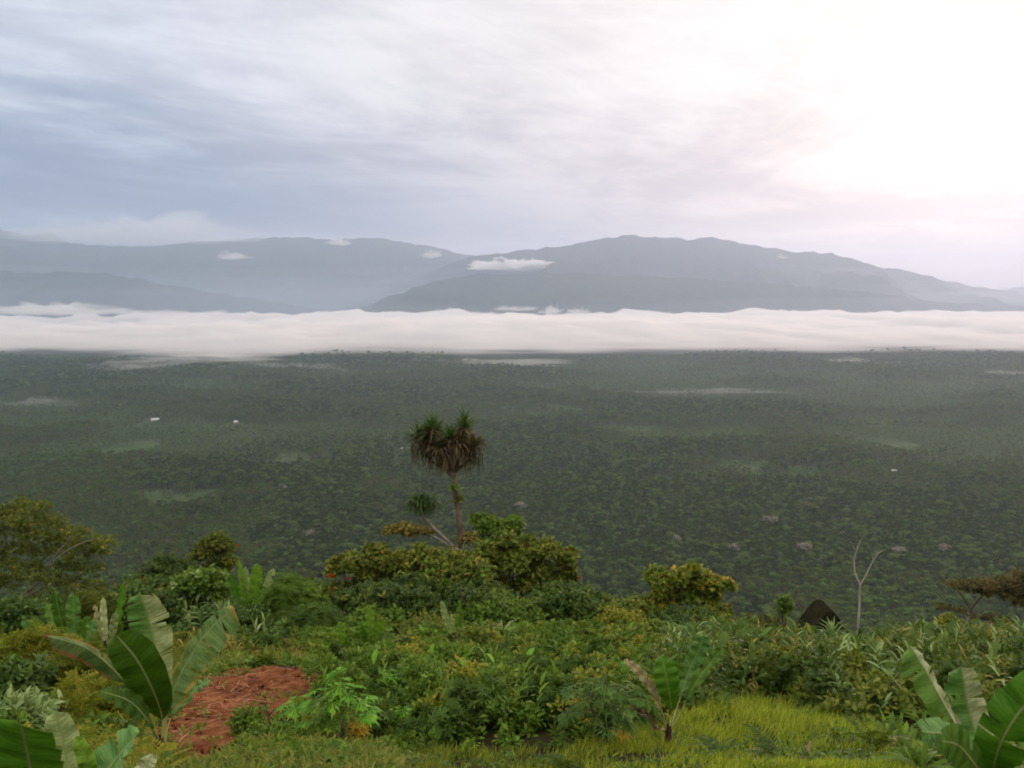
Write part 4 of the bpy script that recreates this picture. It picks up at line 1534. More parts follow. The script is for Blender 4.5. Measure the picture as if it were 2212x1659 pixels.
k = RNG.random(4000) < 1
yw = RNG.uniform(12.5, 30, 1500)
xw = RNG.uniform(-9.5, -3, 1500)
kw = mask(xw, yw, DIRT) & (fbm(xw / .7, yw / .9, 3, 75) > .6)
xw, yw = xw[kw][:70], yw[kw][:70]
clump_cover('few small weeds sprouting on the red earth', np.stack([xw, yw, gz(xw, yw)], 1), np.full(len(xw), .16), 'olive', OVAL, .09, 14)
yw = RNG.uniform(10.5, 22, 2500)
xw = RNG.uniform(-1, 1, 2500) * (1.5 + .55 * yw)
kw = mask(xw, yw, GRASS) & (fbm(xw / .9, yw / .9, 3, 76) > .58)
xw, yw = xw[kw][:260], yw[kw][:260]
clump_cover('small dark weeds scattered through the yellow grass', np.stack([xw, yw, gz(xw, yw)], 1), RNG.uniform(.12, .26, len(xw)), 'deep', OVAL, .08, 16)

yw = RNG.uniform(9.6, 15.5, 9000)
xw = RNG.uniform(-1, 1, 9000) * (2 + .56 * yw)
aw, bw_ = project(xw, yw, gz(xw, yw))
kw = ~mask(xw, yw, DIRT) & (aw < 860) & (bw_ > 1600)
xw, yw = xw[kw], yw[kw]
clump_cover('low weeds and grassy leaves along the bottom of the slope', np.stack([xw, yw, gz(xw, yw)], 1), RNG.uniform(.06, .18, len(xw)), 'mid', OVAL, .07, 18)
kw = fbm(xw / .8, yw / .8, 3, 79) > .5
clump_cover('yellowish low weeds along the bottom of the slope', np.stack([xw, yw, gz(xw, yw)], 1)[kw], RNG.uniform(.08, .22, int(kw.sum())), 'grassd', LANCE, .13, 12)

# --- small bushes and stalks standing out of the low cover
KEEPCLEAR = [(795, 35.5, 55, 40), (738, 34.5, 40, 45), (980, 38, 34, 40), (1085, 36, 30, 30), (872, 36, 30, 30), (735, 14.8, 60, 90), (695, 14.5, 40, 60), (1300, 13.8, 75, 60), (588, 15.6, 25, 40),
             (1800, 44, 60, 30), (1880, 42, 50, 30), (1762, 44, 40, 30), (1836, 36, 30, 30), (1760, 48, 90, 12)]
def pick(n, cond, ymin, ymax, sep):
    yy = np.sqrt(RNG.uniform(ymin ** 2, ymax ** 2, n))
    xx = RNG.uniform(-1, 1, n) * (2.5 + .55 * yy)
    k = ~mask(xx, yy, DIRT) & ~mask(xx, yy, GRASS)
    xx, yy = xx[k], yy[k]
    a, b_ = project(xx, yy, gz(xx, yy))
    for qx, qd, wl, dn in KEEPCLEAR:
        w_ = P(qx, 1500, qd)
        _, qb = project(np.array([w_.x]), np.array([qd]), gz([w_.x], [qd]))
        xx = np.where((abs(a - qx) < wl) & (b_ > qb[0] - 4) & (b_ < qb[0] + dn), 1e6, xx)
    k = cond(a, b_, yy) & (xx < 1e5)
    xx, yy, a, b_ = xx[k], yy[k], a[k], b_[k]
    k = (fbm(xx / sep, yy / sep, 3, int(sep * 100)) > .46)
    xx, yy = xx[k], yy[k]
    return np.stack([xx, yy, gz(xx, yy)], 1)


def mid_zone(a, b_, yy):
    return (a > 690) & (a < 1470) & ~((a < 780) & (b_ > 1560))


def right_zone(a, b_, yy):
    return (a > 1420)


def left_zone(a, b_, yy):
    return (a < 360) & ~((a > 250) & (b_ > 1530))


def rim_zone(a, b_, yy):
    return (a > 330) & (a < 730) & (b_ < 1462)


def near_zone(a, b_, yy):
    return (a > 530) & (a < 1180) & (b_ > 1560)


for lab, cond, n, y0, y1, sep, h0, h1, r0_, r1_, mt, tp, lf, per in [
    ('small rounded weeds standing out of the low cover in the middle of the slope', mid_zone, 950, 14.5, 30, .8, .3, .75, .18, .42, 'mid', OVAL, .11, 60),
    ('darker small weeds among the others in the middle of the slope', mid_zone, 600, 14.5, 30, .9, .3, .7, .18, .4, 'deep', PALMATE, .15, 40),
    ('yellow green small weeds among the others in the middle of the slope', mid_zone, 420, 14.5, 32, .7, .3, .8, .15, .32, 'yellow', OVAL, .10, 50),
    ('fresh green small weeds high on the weedy slope', mid_zone, 900, 27, 46, 1.3, .4, 1.0, .25, .6, 'mid', BROAD, .16, 60),
    ('olive small weeds high on the weedy slope', mid_zone, 500, 27, 46, 1.5, .4, 1.1, .25, .5, 'olive', BROAD, .15, 50),
    ('lush dark small bushes behind the yellow grass', right_zone, 1300, 17, 48, 1.2, .3, .85, .22, .5, 'dark', OVAL, .15, 54),
    ('olive small bushes behind the yellow grass', right_zone, 1000, 17, 48, 1.4, .3, .85, .2, .45, 'olive', OVAL, .13, 44),
    ('small leafy weeds at the left edge of the slope', left_zone, 420, 11.5, 30, .8, .25, .7, .15, .4, 'mid', OVAL, .10, 54),
    ('small feathery weeds at the left edge of the slope', left_zone, 300, 11.5, 30, .9, .3, .8, .2, .4, 'legume', PINNATE, .24, 22),
    ('small bushes along the far rim of the red plot', rim_zone, 700, 29, 46, 1.0, .25, .7, .2, .4, 'olive', BROAD, .13, 50),
    ('small green bushes along the far rim of the red plot', rim_zone, 600, 31, 48, 1.2, .3, 1.0, .2, .5, 'deep', BROAD, .16, 50),
    ('small weeds along the near edge of the slope below the red plot', near_zone, 420, 10.5, 15.5, .6, .1, .28, .1, .22, 'mid', OVAL, .08, 44),
]:
    ps = pick(n * 2, cond, y0, y1, sep)
    bushlets(lab, ps, RNG.uniform(h0, h1, len(ps)), RNG.uniform(r0_, r1_, len(ps)), mt, tp, lf, per)
for lab, cond, n, y0, y1, sep, h0, h1, mt, tp, lf, per in [
    ('upright leafy stalks standing thickly behind the yellow grass', right_zone, 1000, 18, 44, 1.6, .35, 1.15, 'deep', LANCE, .32, 12),
    ('pale upright leafy stalks mixed in behind the yellow grass', right_zone, 380, 18, 42, 1.1, .35, 1.1, 'pale', LANCE, .32, 11),
    ('rusty upright stalks mixed in behind the yellow grass', right_zone, 500, 18, 44, 1.5, .35, 1.1, 'rust', LANCE, .28, 11),
    ('pale green upright paddle leaves scattered over the middle of the slope', mid_zone, 70, 16, 36, 1.0, .4, .9, 'bright', PADDLE, .4, 5),
    ('broad upright paddle leaves scattered behind the yellow grass', right_zone, 120, 19, 38, 1.2, .45, 1.0, 'deep', PADDLE, .5, 6),
    ('thin upright weeds on the middle of the slope', mid_zone, 700, 15, 44, 1.1, .4, 1.0, 'mid', LANCE, .26, 10),
    ('dry grassy stalks along the far rim of the red plot', rim_zone, 1400, 28, 40, .9, .3, .7, 'rust', LANCE, .26, 8),
]:
    ps = pick(n * 2, cond, y0, y1, sep)
    stalks(lab, ps, RNG.uniform(h0, h1, len(ps)), mt, tp, lf, per)

# ================================================================== trees and bushes on the crest
# --- spreading tree at the left edge
def layered_tree(name, label, base, limbs, pads, mat, bark, tpl, leaf, per, group=None, flat=.35, extra=None, k=7, r0=.16, twig=.4):
    r = thing(name, tuple(base), label, 'tree', group)
    parts = []
    for pts, ra, rb in limbs:
        parts.append(tube(curve_pts(pts, 12), np.linspace(ra, rb, 13), 7))
    V, F = joinVF(parts)
    mesh_obj('trunk', V, F, BK[bark], r)
    V, F = foliage_VF([(p.x, p.y, p.z, rad, flat) for p, rad in pads], per * len(pads), k, leaf, tpl, twig, .05, 1.0, .3, .6, -.6)
    mesh_obj('crown', V, F, LM[mat], r, smooth=False)
    for em, en, cnt, sz in (extra or []):
        V, F = foliage_VF([(p.x, p.y, p.z, rad * 1.03, flat) for p, rad in pads], cnt, 4, sz, DIAMOND, .1, 0, 1, .8, .5, -.3)
        mesh_obj(en, V, F, LM[em], r, smooth=False)
    return r


RNG = np.random.default_rng(101)
d = 74.0
bs = Vector((P(-60, 1400, d).x, d, gzf(P(-60, 1400, d).x, d)))
fork = P(-10, 1345, d)
limbs = [([bs - Vector((0, 0, .4)), P(-45, 1380, d), fork], .2, .15),
         ([fork, P(40, 1292, d), P(85, 1255, d), P(115, 1205, d - 1), P(150, 1165, d - 1)], .13, .03),
         ([P(60, 1275, d), P(78, 1225, d + 1), P(70, 1150, d + 1)], .07, .03),
         ([P(85, 1255, d), P(130, 1200, d - 2), P(185, 1170, d - 2), P(225, 1165, d - 2)], .07, .02),
         ([fork, P(-10, 1240, d + 1), P(15, 1160, d + 1), P(45, 1110, d + 1)], .1, .03),
         ([P(-10, 1240, d), P(-60, 1170, d), P(-90, 1120, d)], .07, .03),
         ([P(40, 1292, d), P(120, 1260, d - 1), P(175, 1240, d - 1)], .06, .02)]
pads = []
for px, py, w in [(45, 1092, 34), (85, 1098, 26), (12, 1108, 36), (-30, 1120, 40), (60, 1122, 42), (112, 1128, 34), (20, 1145, 42), (75, 1150, 40), (128, 1150, 38), (165, 1150, 26),
                  (-40, 1165, 44), (140, 1172, 36), (190, 1170, 32), (225, 1172, 26), (35, 1182, 40), (95, 1190, 36), (170, 1196, 32), (215, 1192, 26), (-5, 1215, 40), (60, 1225, 38), (145, 1222, 34), (195, 1226, 28),
                  (100, 1250, 34), (160, 1258, 34), (205, 1268, 26), (25, 1255, 34), (-35, 1255, 40), (135, 1288, 34), (180, 1300, 30), (80, 1290, 30), (215, 1310, 24), (60, 1330, 30)]:
    dd = d + RNG.uniform(-2.2, 2.2)
    pads.append((P(px, py, dd), w * d / PF))
layered_tree('spreading_tree', 'tall spreading yellow green tree leaning in at the left edge', bs, limbs, pads, 'legume', 'grey', BROAD, .2, 84, extra=[('yolk', 'yellowing_leaves', 60, .16)], flat=.42, r0=.2)

# --- small trees beyond the crest
shrub('crest_tree', 'small dome shaped yellow green tree left of the upright banana clump', 'tree', 408, 516, 1158, 82, 'legume', BROAD, .26, 750, 7, pbot=1238, n=11, bark='grey', dome=.7, seed=3, rmin=.17, rmax=.26, flat=.6)
shrub('crest_tree', 'low dark green tree left of the small dome shaped tree', 'tree', 288, 425, 1203, 78, 'dark', BROAD, .27, 800, 7, pbot=1300, n=10, dome=.45, seed=4, rmin=.16, rmax=.24)
shrub('bush', 'dark leafy bush with brown tips behind the main banana plant', 'bush', 225, 440, 1252, 52, 'deep', BROAD, .24, 1500, 7, n=11, dome=.1, seed=5, extra=[('rust', 'old_leaves', 160, BROAD, .24, .1)])
shrub('bush', 'leafy green bush left of the upright banana clump', 'bush', 375, 500, 1236, 49, 'mid', BROAD, .24, 1200, 7, n=9, dome=.1, seed=6, extra=[('pale', 'young_leaves', 120, BROAD, .3, .2)])
shrub('bush', 'rounded feathery green bush right of the upright banana clump', 'bush', 555, 706, 1262, 47, 'mid', PINNATE, .55, 520, 5, n=8, dome=.45, seed=7, droop=.25, flat=.8)
shrub('bush', 'mixed green bush below the upright banana clump', 'bush', 395, 610, 1310, 45, 'deep', OVAL, .24, 1200, 7, n=9, dome=.25, seed=8)
shrub('bush', 'low spreading bush right of the bush below the banana clump', 'bush', 575, 740, 1335, 42, 'deep', PINNATE, .5, 520, 5, n=8, dome=.3, seed=9, droop=.2)
shrub('bush', 'big olive and rust brown bush at the foot of the screw pine', 'bush', 712, 985, 1192, 50, 'olive', OVAL, .3, 2300, 8, n=15, seed=10, bark='grey', updir=.8, at=[(728, 1232, 18), (755, 1222, 22), (795, 1200, 22), (815, 1192, 12), (838, 1214, 24), (880, 1208, 24), (915, 1206, 22), (950, 1200, 22), (735, 1270, 26), (785, 1250, 32), (840, 1256, 32), (900, 1252, 34), (955, 1245, 30), (760, 1300, 34), (830, 1305, 38), (900, 1305, 38), (960, 1300, 34)],
      extra=[('mid', 'green_leaves', 1300, BROAD, .24, -.5), ('rust', 'young_leaves', 900, OVAL, .26, .2)])
shrub('bush', 'dark green lower bush in front of the rust brown bush', 'bush', 715, 1010, 1262, 46, 'dark', OVAL, .27, 1900, 8, n=12, dome=.25, seed=11, rmin=.14, rmax=.2,
      extra=[('olive', 'old_leaves', 200, OVAL, .28, 0)])
shrub('bush', 'tall olive bush right of the screw pine with drooping leaf tufts', 'bush', 1010, 1244, 1168, 52, 'olive', OVAL, .3, 2300, 8, n=14, seed=12, updir=.5, at=[(1050, 1185, 26), (1100, 1180, 28), (1150, 1188, 28), (1195, 1190, 24), (1228, 1204, 16), (1215, 1228, 20), (1160, 1226, 30), (1100, 1225, 32), (1050, 1230, 30), (1200, 1262, 26), (1140, 1272, 34), (1070, 1280, 36), (1235, 1250, 12), (1010, 1250, 28), (1180, 1310, 34), (1100, 1330, 40)],
      extra=[('mid', 'green_leaves', 900, BROAD, .28, -.5), ('red', 'flowers', 14, BROAD, .13, .0)])
shrub('bush', 'rusty green bush directly at the trunk foot of the tall screw pine', 'bush', 900, 1075, 1196, 49, 'olive', OVAL, .28, 1400, 8, n=9, dome=.25, seed=44, extra=[('rust', 'old_leaves', 350, OVAL, .26, .2), ('mid', 'green_leaves', 900, BROAD, .26, -.5)])
shrub('bush', 'dark tangled bush in front of the screw pine foot', 'bush', 930, 1120, 1262, 46.5, 'dark', BROAD, .24, 1500, 8, n=9, dome=.3, seed=45, extra=[('olive', 'old_leaves', 300, OVAL, .24, 0)])
shrub('bush', 'bright green leafy tree top between the screw pine and olive bush', 'tree', 1008, 1142, 1128, 55, 'mid', BROAD, .26, 620, 8, pbot=1215, n=10, dome=-.15, seed=13, flat=.55, rmin=.14, rmax=.22, bark='grey')
shrub('bush', 'round dark green bush right of the olive bush', 'bush', 1120, 1320, 1275, 47, 'deep', BROAD, .22, 2100, 8, n=12, dome=.35, seed=14, rmin=.17, rmax=.25, extra=[('olive', 'old_leaves', 240, BROAD, .22, .0)])
shrub('bush', 'low green bush in front of the olive bush', 'bush', 985, 1180, 1300, 44, 'mid', BROAD, .2, 1300, 8, n=9, dome=.3, seed=15)
shrub('bush', 'small weedy bush between the round dark bush and the yellow green tree', 'bush', 1270, 1400, 1322, 45, 'yellow', BROAD, .2, 800, 7, n=7, dome=.3, seed=16)
shrub('leafy_tree', 'yellow green leafy tree standing alone right of the central bushes', 'tree', 1385, 1592, 1218, 49, 'ytree', OVAL, .3, 1350, 8, n=12, seed=17, shell=.5, bark='grey', at=[(1425, 1262, 30), (1460, 1252, 26), (1492, 1232, 17), (1510, 1255, 24), (1545, 1262, 20), (1578, 1268, 13), (1430, 1300, 30), (1402, 1320, 22), (1480, 1300, 26), (1530, 1308, 26), (1560, 1330, 24), (1450, 1345, 34), (1510, 1352, 34), (1410, 1365, 26), (1560, 1372, 24)],
      extra=[('yolk', 'old_leaves', 60, OVAL, .28, .1)])
shrub('bush', 'dark bush under the yellow green leafy tree', 'bush', 1392, 1580, 1318, 46, 'dark', OVAL, .22, 1400, 8, n=9, dome=.3, seed=18)
shrub('bush', 'low brown green bush left of the thatched roof', 'bush', 1590, 1705, 1338, 58, 'bronze', BROAD, .26, 700, 7, n=7, dome=.3, seed=19, extra=[('mid', 'green_leaves', 220, BROAD, .24, -.2)])
shrub('bush', 'small leafy sapling poking up behind the bush beside the thatched roof', 'bush', 1672, 1716, 1290, 56, 'mid', BROAD, .24, 130, 7, n=4, dome=.3, seed=20)
shrub('bush', 'dark round leafy bush at the right edge behind the big banana', 'bush', 2105, 2330, 1408, 30, 'dark', BROAD, .15, 1700, 8, n=10, dome=.35, seed=21, extra=[('yellow', 'young_leaves', 240, BROAD, .15, .35)])
shrub('bush', 'yellow tipped shrub with upright shoots at the far right', 'bush', 1985, 2065, 1378, 40, 'yellow', BROAD, .17, 420, 8, n=6, dome=.2, seed=22, rmin=.16, rmax=.26, updir=1.2)
shrub('bush', 'slender yellow tipped column of leaves beside the shrub at far right', 'bush', 2030, 2066, 1336, 41, 'yellow', BROAD, .17, 200, 8, n=4, dome=.0, seed=23, rmin=.3, rmax=.45, depth=.2)
shrub('bush', 'orange tinged thin shrub behind the big banana at the right', 'bush', 2070, 2150, 1398, 40, 'rust', BROAD, .17, 330, 7, n=5, dome=.2, seed=24, updir=1.0)
shrub('bush', 'yellow green bush in front of the orange tinged thin shrub', 'bush', 1975, 2120, 1425, 36, 'mid', OVAL, .2, 800, 7, n=7, dome=.3, seed=25, extra=[('yellow', 'young_leaves', 260, OVAL, .2, .1)])

shrub('bush', 'mixed olive bush at the crest behind the left banana clumps', 'bush', -30, 130, 1300, 40, 'deep', BROAD, .22, 900, 7, n=8, dome=.1, seed=51)
shrub('bush', 'green feathery bush between the left tree and the dark bush', 'bush', 120, 260, 1292, 50, 'legume', PINNATE, .5, 420, 5, n=8, dome=.2, seed=52, droop=.2)
shrub('bush', 'green bush with pale tips left of the rust brown bush', 'bush', 630, 735, 1262, 52, 'mid', BROAD, .24, 800, 7, n=7, dome=.2, seed=53, extra=[('pale', 'young_leaves', 90, BROAD, .24, .2)])
shrub('bush', 'fresh green bush at the feet of the rust brown bush', 'bush', 735, 880, 1325, 43, 'mid', BROAD, .22, 900, 7, n=8, dome=.1, seed=54)
shrub('bush', 'low olive bush right of the fresh green bush', 'bush', 860, 1010, 1335, 42.5, 'olive', LANCE, .3, 700, 7, n=8, dome=.1, seed=55)
shrub('bush', 'tangled green bush left of the yellow green leafy tree', 'bush', 1290, 1410, 1300, 47.5, 'olive', BROAD, .22, 800, 7, n=7, dome=.1, seed=56, extra=[('mid', 'green_leaves', 200, BROAD, .22, -.2)])
shrub('bush', 'green bush at the foot of the yellow green leafy tree', 'bush', 1480, 1640, 1350, 44, 'mid', LANCE, .34, 650, 7, n=8, dome=.1, seed=57)
shrub('bush', 'low dark bush right of the forked dead tree', 'bush', 1890, 2010, 1375, 52, 'dark', BROAD, .22, 700, 7, n=7, dome=.1, seed=58, extra=[('olive', 'old_leaves', 120, BROAD, .22, 0)])

# --- arching branch plant left of the screw pine
RNG = np.random.default_rng(131)
b0 = P(1000, 1215, 53)
r = thing('arching_shrub', (b0.x, 53, gzf(b0.x, 53)), 'arching shrub with one long leafy branch under the leaning screw pine', 'shrub')
V, F = joinVF([tube(curve_pts([Vector((b0.x, 53, gzf(b0.x, 53))), b0, P(960, 1172, 53), P(915, 1150, 53), P(870, 1143, 53), P(832, 1150, 53)], 16), np.linspace(.07, .015, 17), 6),
               tube(curve_pts([P(1005, 1200, 53), P(1000, 1180, 52.6), P(1012, 1160, 52.5)], 6), np.linspace(.04, .015, 7), 5)])
mesh_obj('stem', V, F, BK['pale'], r)
lb = [(P(px, py, 53).x, 53 + RNG.uniform(-.3, .3), P(px, py, 53).z, w * 53 / PF, .6) for px, py, w in [(838, 1150, 9), (852, 1145, 11), (870, 1141, 13), (890, 1144, 14), (908, 1148, 12), (925, 1152, 10), (1000, 1168, 12), (1016, 1163, 12), (880, 1152, 10)]]
V, F = foliage_VF(lb, 330, 7, .17, BROAD, .25, .1)
mesh_obj('foliage', V, F, LM['rust'], r, smooth=False)

# --- orange flowers poking out of bushes
for px, py, d, lab in [(716, 1246, 49.2, 'orange red flower spray at the left side of the rust brown bush'), (752, 1250, 49.0, 'smaller orange red flower spray right of the spray on the rust bush'),
                       (1052, 1240, 50, 'red flower low in front of the olive bush'), (514, 1178, 80, 'orange flower at the tip of the small dome shaped tree')]:
    c = P(px, py, d)
    r = thing('flower_spray', tuple(c), lab, 'flower')
    dd = rdir(26, -.3, 1)
    V, F = scatter(BROAD, np.tile(tuple(c), (26, 1)), dd, rdir(26), (.17 if 'smaller' not in lab else .11) * RNG.uniform(.7, 1.2, 26))
    F = np.where(F % 4 == 0, 0, F)
    mesh_obj('petals', V, F, LM['red'], r, smooth=False)
    V, F = tube([c + Vector((0, .5, -.9)), c + Vector((0, .2, -.4)), c], [.02, .015, .01], 5)
    mesh_obj('stem', V, F, BK['green'], r)

# --- screw pines
RNG = np.random.default_rng(151)
d = 53.0
bx = P(994, 1190, d).x
r = thing('screw_pine', (bx, d, gzf(bx, d)), 'tall screw pine with shaggy head of green and dead brown leaves', 'tree')
tr = curve_pts([Vector((bx, d, gzf(bx, d) - .3)), P(996, 1200, d), P(994, 1150, d), P(988, 1090, d), P(981, 1045, d), P(980, 1010, d)], 22)
V, F = tube(tr, np.linspace(.18, .12, 23) + .015 * np.sin(np.arange(23) * 1.9), 9)
mesh_obj('trunk', V, F, bark_mat('screw_pine_bark', G('#4a3c30'), G('#8a7664'), 4, .5), r)
tufts = [(924, 952, 0), (946, 938, .8), (970, 952, -.6), (998, 940, .5), (1020, 968, -.4), (914, 968, .5), (952, 972, -.9), (985, 975, .8), (1008, 980, .2), (936, 978, .4), (932, 932, -.5), (1003, 926, -.3), (972, 968, .9), (960, 960, .2), (1028, 960, .4), (904, 950, .2), (986, 958, -.9)]
hub = P(980, 1012, d)
ends = [tuple(P(px, py, d + dy)) for px, py, dy in tufts]
bp = []
for e in ends:
    e = np.array(e)
    h = np.array(hub)
    bp.append(tube(curve_pts([h - np.array([0, 0, RNG.uniform(0, .5)]), (h + e) / 2 + np.array([(e[0] - h[0]) * .2, 0, -.2]), e], 6), np.linspace(.065, .05, 7), 6))
V, F = joinVF(bp)
mesh_obj('branch', V, F, BK['brown'], r)
for (px, py, dy), e in zip(tufts, ends):
    nl = 34
    upw = py < 953
    dd = norm(rdir(nl, -.1, 1) * np.array([.75, .75, 1]) + np.array([0, 0, .35 if upw else .0]))
    V1, F1 = scatter(STRAP, np.tile(e, (nl, 1)) + dd * .08, dd, np.tile((0, 0, 1.), (nl, 1)), RNG.uniform(.6, 1.0, nl) * (1.25 if upw else .85), np.full(nl, .85))
    if upw:
        mesh_obj('leaf_tuft', V1, F1, LM['pand'], r, smooth=False)
    else:
        o = mesh_obj('leaf_tuft', V1, F1, LM['deadd'], r, smooth=False)
        o['label'] = 'dying brown leaf tuft'
    nd = 34
    dd = norm(rdir(nd, -.5, .5))
    Va, Fa = scatter(STRAP, np.tile(e, (nd, 1)) + dd * .1, dd, np.tile((0, 0, 1.), (nd, 1)), RNG.uniform(.45, .85, nd), np.full(nd, .75))
    nh = 20
    aa = RNG.uniform(0, 6.28, nh)
    rr = RNG.uniform(.1, .55, nh)
    p0 = np.array(e) + np.stack([np.cos(aa) * rr, np.sin(aa) * rr, RNG.uniform(-.5, -.1, nh)], 1)
    dn = norm(np.stack([RNG.normal(0, .1, nh), RNG.normal(0, .1, nh), -np.ones(nh)], 1))
    Vb, Fb = scatter(STRAP, p0, dn, rdir(nh), RNG.uniform(.5, 1.1, nh), np.full(nh, .4))
    V, F = joinVF([(Va, Fa), (Vb, Fb)])
    mesh_obj('dead_leaves', V, F, LM['dead'] if RNG.random() < .5 else LM['deadd'], r, smooth=False)
for px, py, dx, mt in [(984, 1056, -.05, 'lime'), (989, 1082, .05, 'olive')]:
    c = np.array(tuple(P(px, py, d - .15)))
    dd = norm(rdir(60, -.2, 1) * np.array([1, 1, .8]))
    V, F = scatter(LANCE, np.tile(c, (60, 1)) + dd * .1 + np.array([dx, 0, 0]), dd, np.tile((0, 0, 1.), (60, 1)), RNG.uniform(.25, .5, 60), np.full(60, .75))
    o = mesh_obj('epiphyte', V, F, LM[mt], r, smooth=False)
    o['label'] = 'yellow green fern growing on the trunk' if mt == 'lime' else 'olive fern clump lower on the trunk'

b1 = P(1004, 1215, 52.5)
r = thing('screw_pine', (b1.x, 52.5, gzf(b1.x, 52.5)), 'small leaning screw pine with drooping dark leaves beside the tall one', 'tree')
V, F = tube(curve_pts([Vector((b1.x, 52.5, gzf(b1.x, 52.5) - .2)), b1, P(984, 1186, 52.5), P(950, 1153, 52.5), P(918, 1122, 52.5), P(910, 1104, 52.5), P(909, 1082, 52.5)], 18), np.linspace(.10, .07, 19), 8)
mesh_obj('trunk', V, F, BK['grey'], r)
for px, py in [(900, 1078), (922, 1080), (911, 1074)]:
    e = np.array(tuple(P(px, py, 52.5 + RNG.uniform(-.3, .3))))
    n = 42
    dd = norm(rdir(n, -.2, .7))
    V1, F1 = scatter(STRAP, np.tile(e, (n, 1)), dd, np.tile((0, 0, 1.), (n, 1)), RNG.uniform(.45, .75, n), np.full(n, .6))
    dn = norm(rdir(30, -1, -.3) * np.array([.5, .5, 1]))
    aa = RNG.uniform(0, 6.28, 30)
    p0 = e + np.stack([np.cos(aa) * .42, np.sin(aa) * .42, RNG.uniform(-.25, .05, 30)], 1)
    V2, F2 = scatter(STRAP, p0, dn, rdir(30), RNG.uniform(.5, .95, 30), np.full(30, .5))
    V, F = joinVF([(V1, F1), (V2, F2)])
    mesh_obj('leaf_tuft', V, F, LM['pand'], r, smooth=False)
    dn = norm(rdir(16, -1, -.3) * np.array([.5, .5, 1]))
    V, F = scatter(STRAP, p0[:16], dn, rdir(16), RNG.uniform(.5, .9, 16), np.full(16, .5))
    mesh_obj('dead_leaves', V, F, LM['deadd'], r, smooth=False)

# --- thatched hut
RNG = np.random.default_rng(161)
d = 54.0
c = P(1788, 1316, d)
zg = gzf(c.x, d)
hut = thing('thatched_hut', (c.x, d, zg), 'dark thatched hut with only its steep gable roof showing above the plants', 'hut')
w2 = 66 * d / PF
eave = P(1788, 1398, d).z
ln = 2.0
ridge = c.z
prof = [(-w2, eave), (-w2 * .98, eave + .12), (-w2 * .55, eave + (ridge - eave) * .52), (-.3, ridge - .16), (-.1, ridge - .02), (.1, ridge - .02), (.3, ridge - .15), (w2 * .55, eave + (ridge - eave) * .5), (w2 * .98, eave + .12), (w2, eave)]
VV, FF = [], []
ns = 14
for i in range(ns + 1):
    y = d - .3 + ln * i / ns
    for j, (px_, pz_) in enumerate(prof):
        VV.append((c.x + px_, y, pz_ + .03 * math.sin(i * 1.7 + j)))
m = len(prof)
for i in range(ns):
    for j in range(m):
        FF.append((i * m + j, (i + 1) * m + j, (i + 1) * m + (j + 1) % m, i * m + (j + 1) % m))
FF.append(tuple(range(m)))
FF.append(tuple(ns * m + j for j in range(m - 1, -1, -1)))
th = bark_mat('thatch', G('#1a1c10'), G('#30321e'), 7, .15, .95)
roof = mesh_obj('roof', VV, FF, th, hut, smooth=False)
n = 3000
u = RNG.uniform(-1, 1, n)
yy = d - .3 + RNG.random(n) * ln
xs2 = u * w2
zs2 = np.interp(xs2, [p[0] for p in prof], [p[1] for p in prof])
V1, F1 = scatter(BLADE, np.stack([c.x + xs2, yy, zs2 + .03], 1), np.stack([np.sign(u) * .75, RNG.normal(0, .2, n), -np.ones(n)], 1), np.tile((0, -.3, 1.), (n, 1)), RNG.uniform(.3, .7, n), np.full(n, 3.2))
n = 900
u = RNG.uniform(-1, 1, n)
zt = np.interp(u * w2, [p[0] for p in prof], [p[1] for p in prof])
zz_ = eave + (zt - eave) * RNG.random(n)
V2, F2 = scatter(BLADE, np.stack([c.x + u * w2, np.full(n, d - .33), zz_], 1), np.stack([RNG.normal(0, .3, n), RNG.uniform(-.4, -.1, n), -np.ones(n)], 1), np.tile((0, -1., .2), (n, 1)), RNG.uniform(.2, .45, n), np.full(n, 2.2))
V, F = joinVF([(V1, F1), (V2, F2)])
mesh_obj('thatch', V, F, leaf_mat('thatch_straw', [G('#17170e'), G('#282819'), G('#3c3a26')], .1, .8, .1, 1), roof, smooth=False)
wl = box_obj('wall', (c.x - w2 * .8, d + .25, zg - .3), (c.x + w2 * .8, d + ln - .6, eave + .05), bark_mat('hut_wall', G('#4a4034'), G('#6e6250'), 6, .1))
wl.parent = hut
wl.location = -Vector(hut.location)

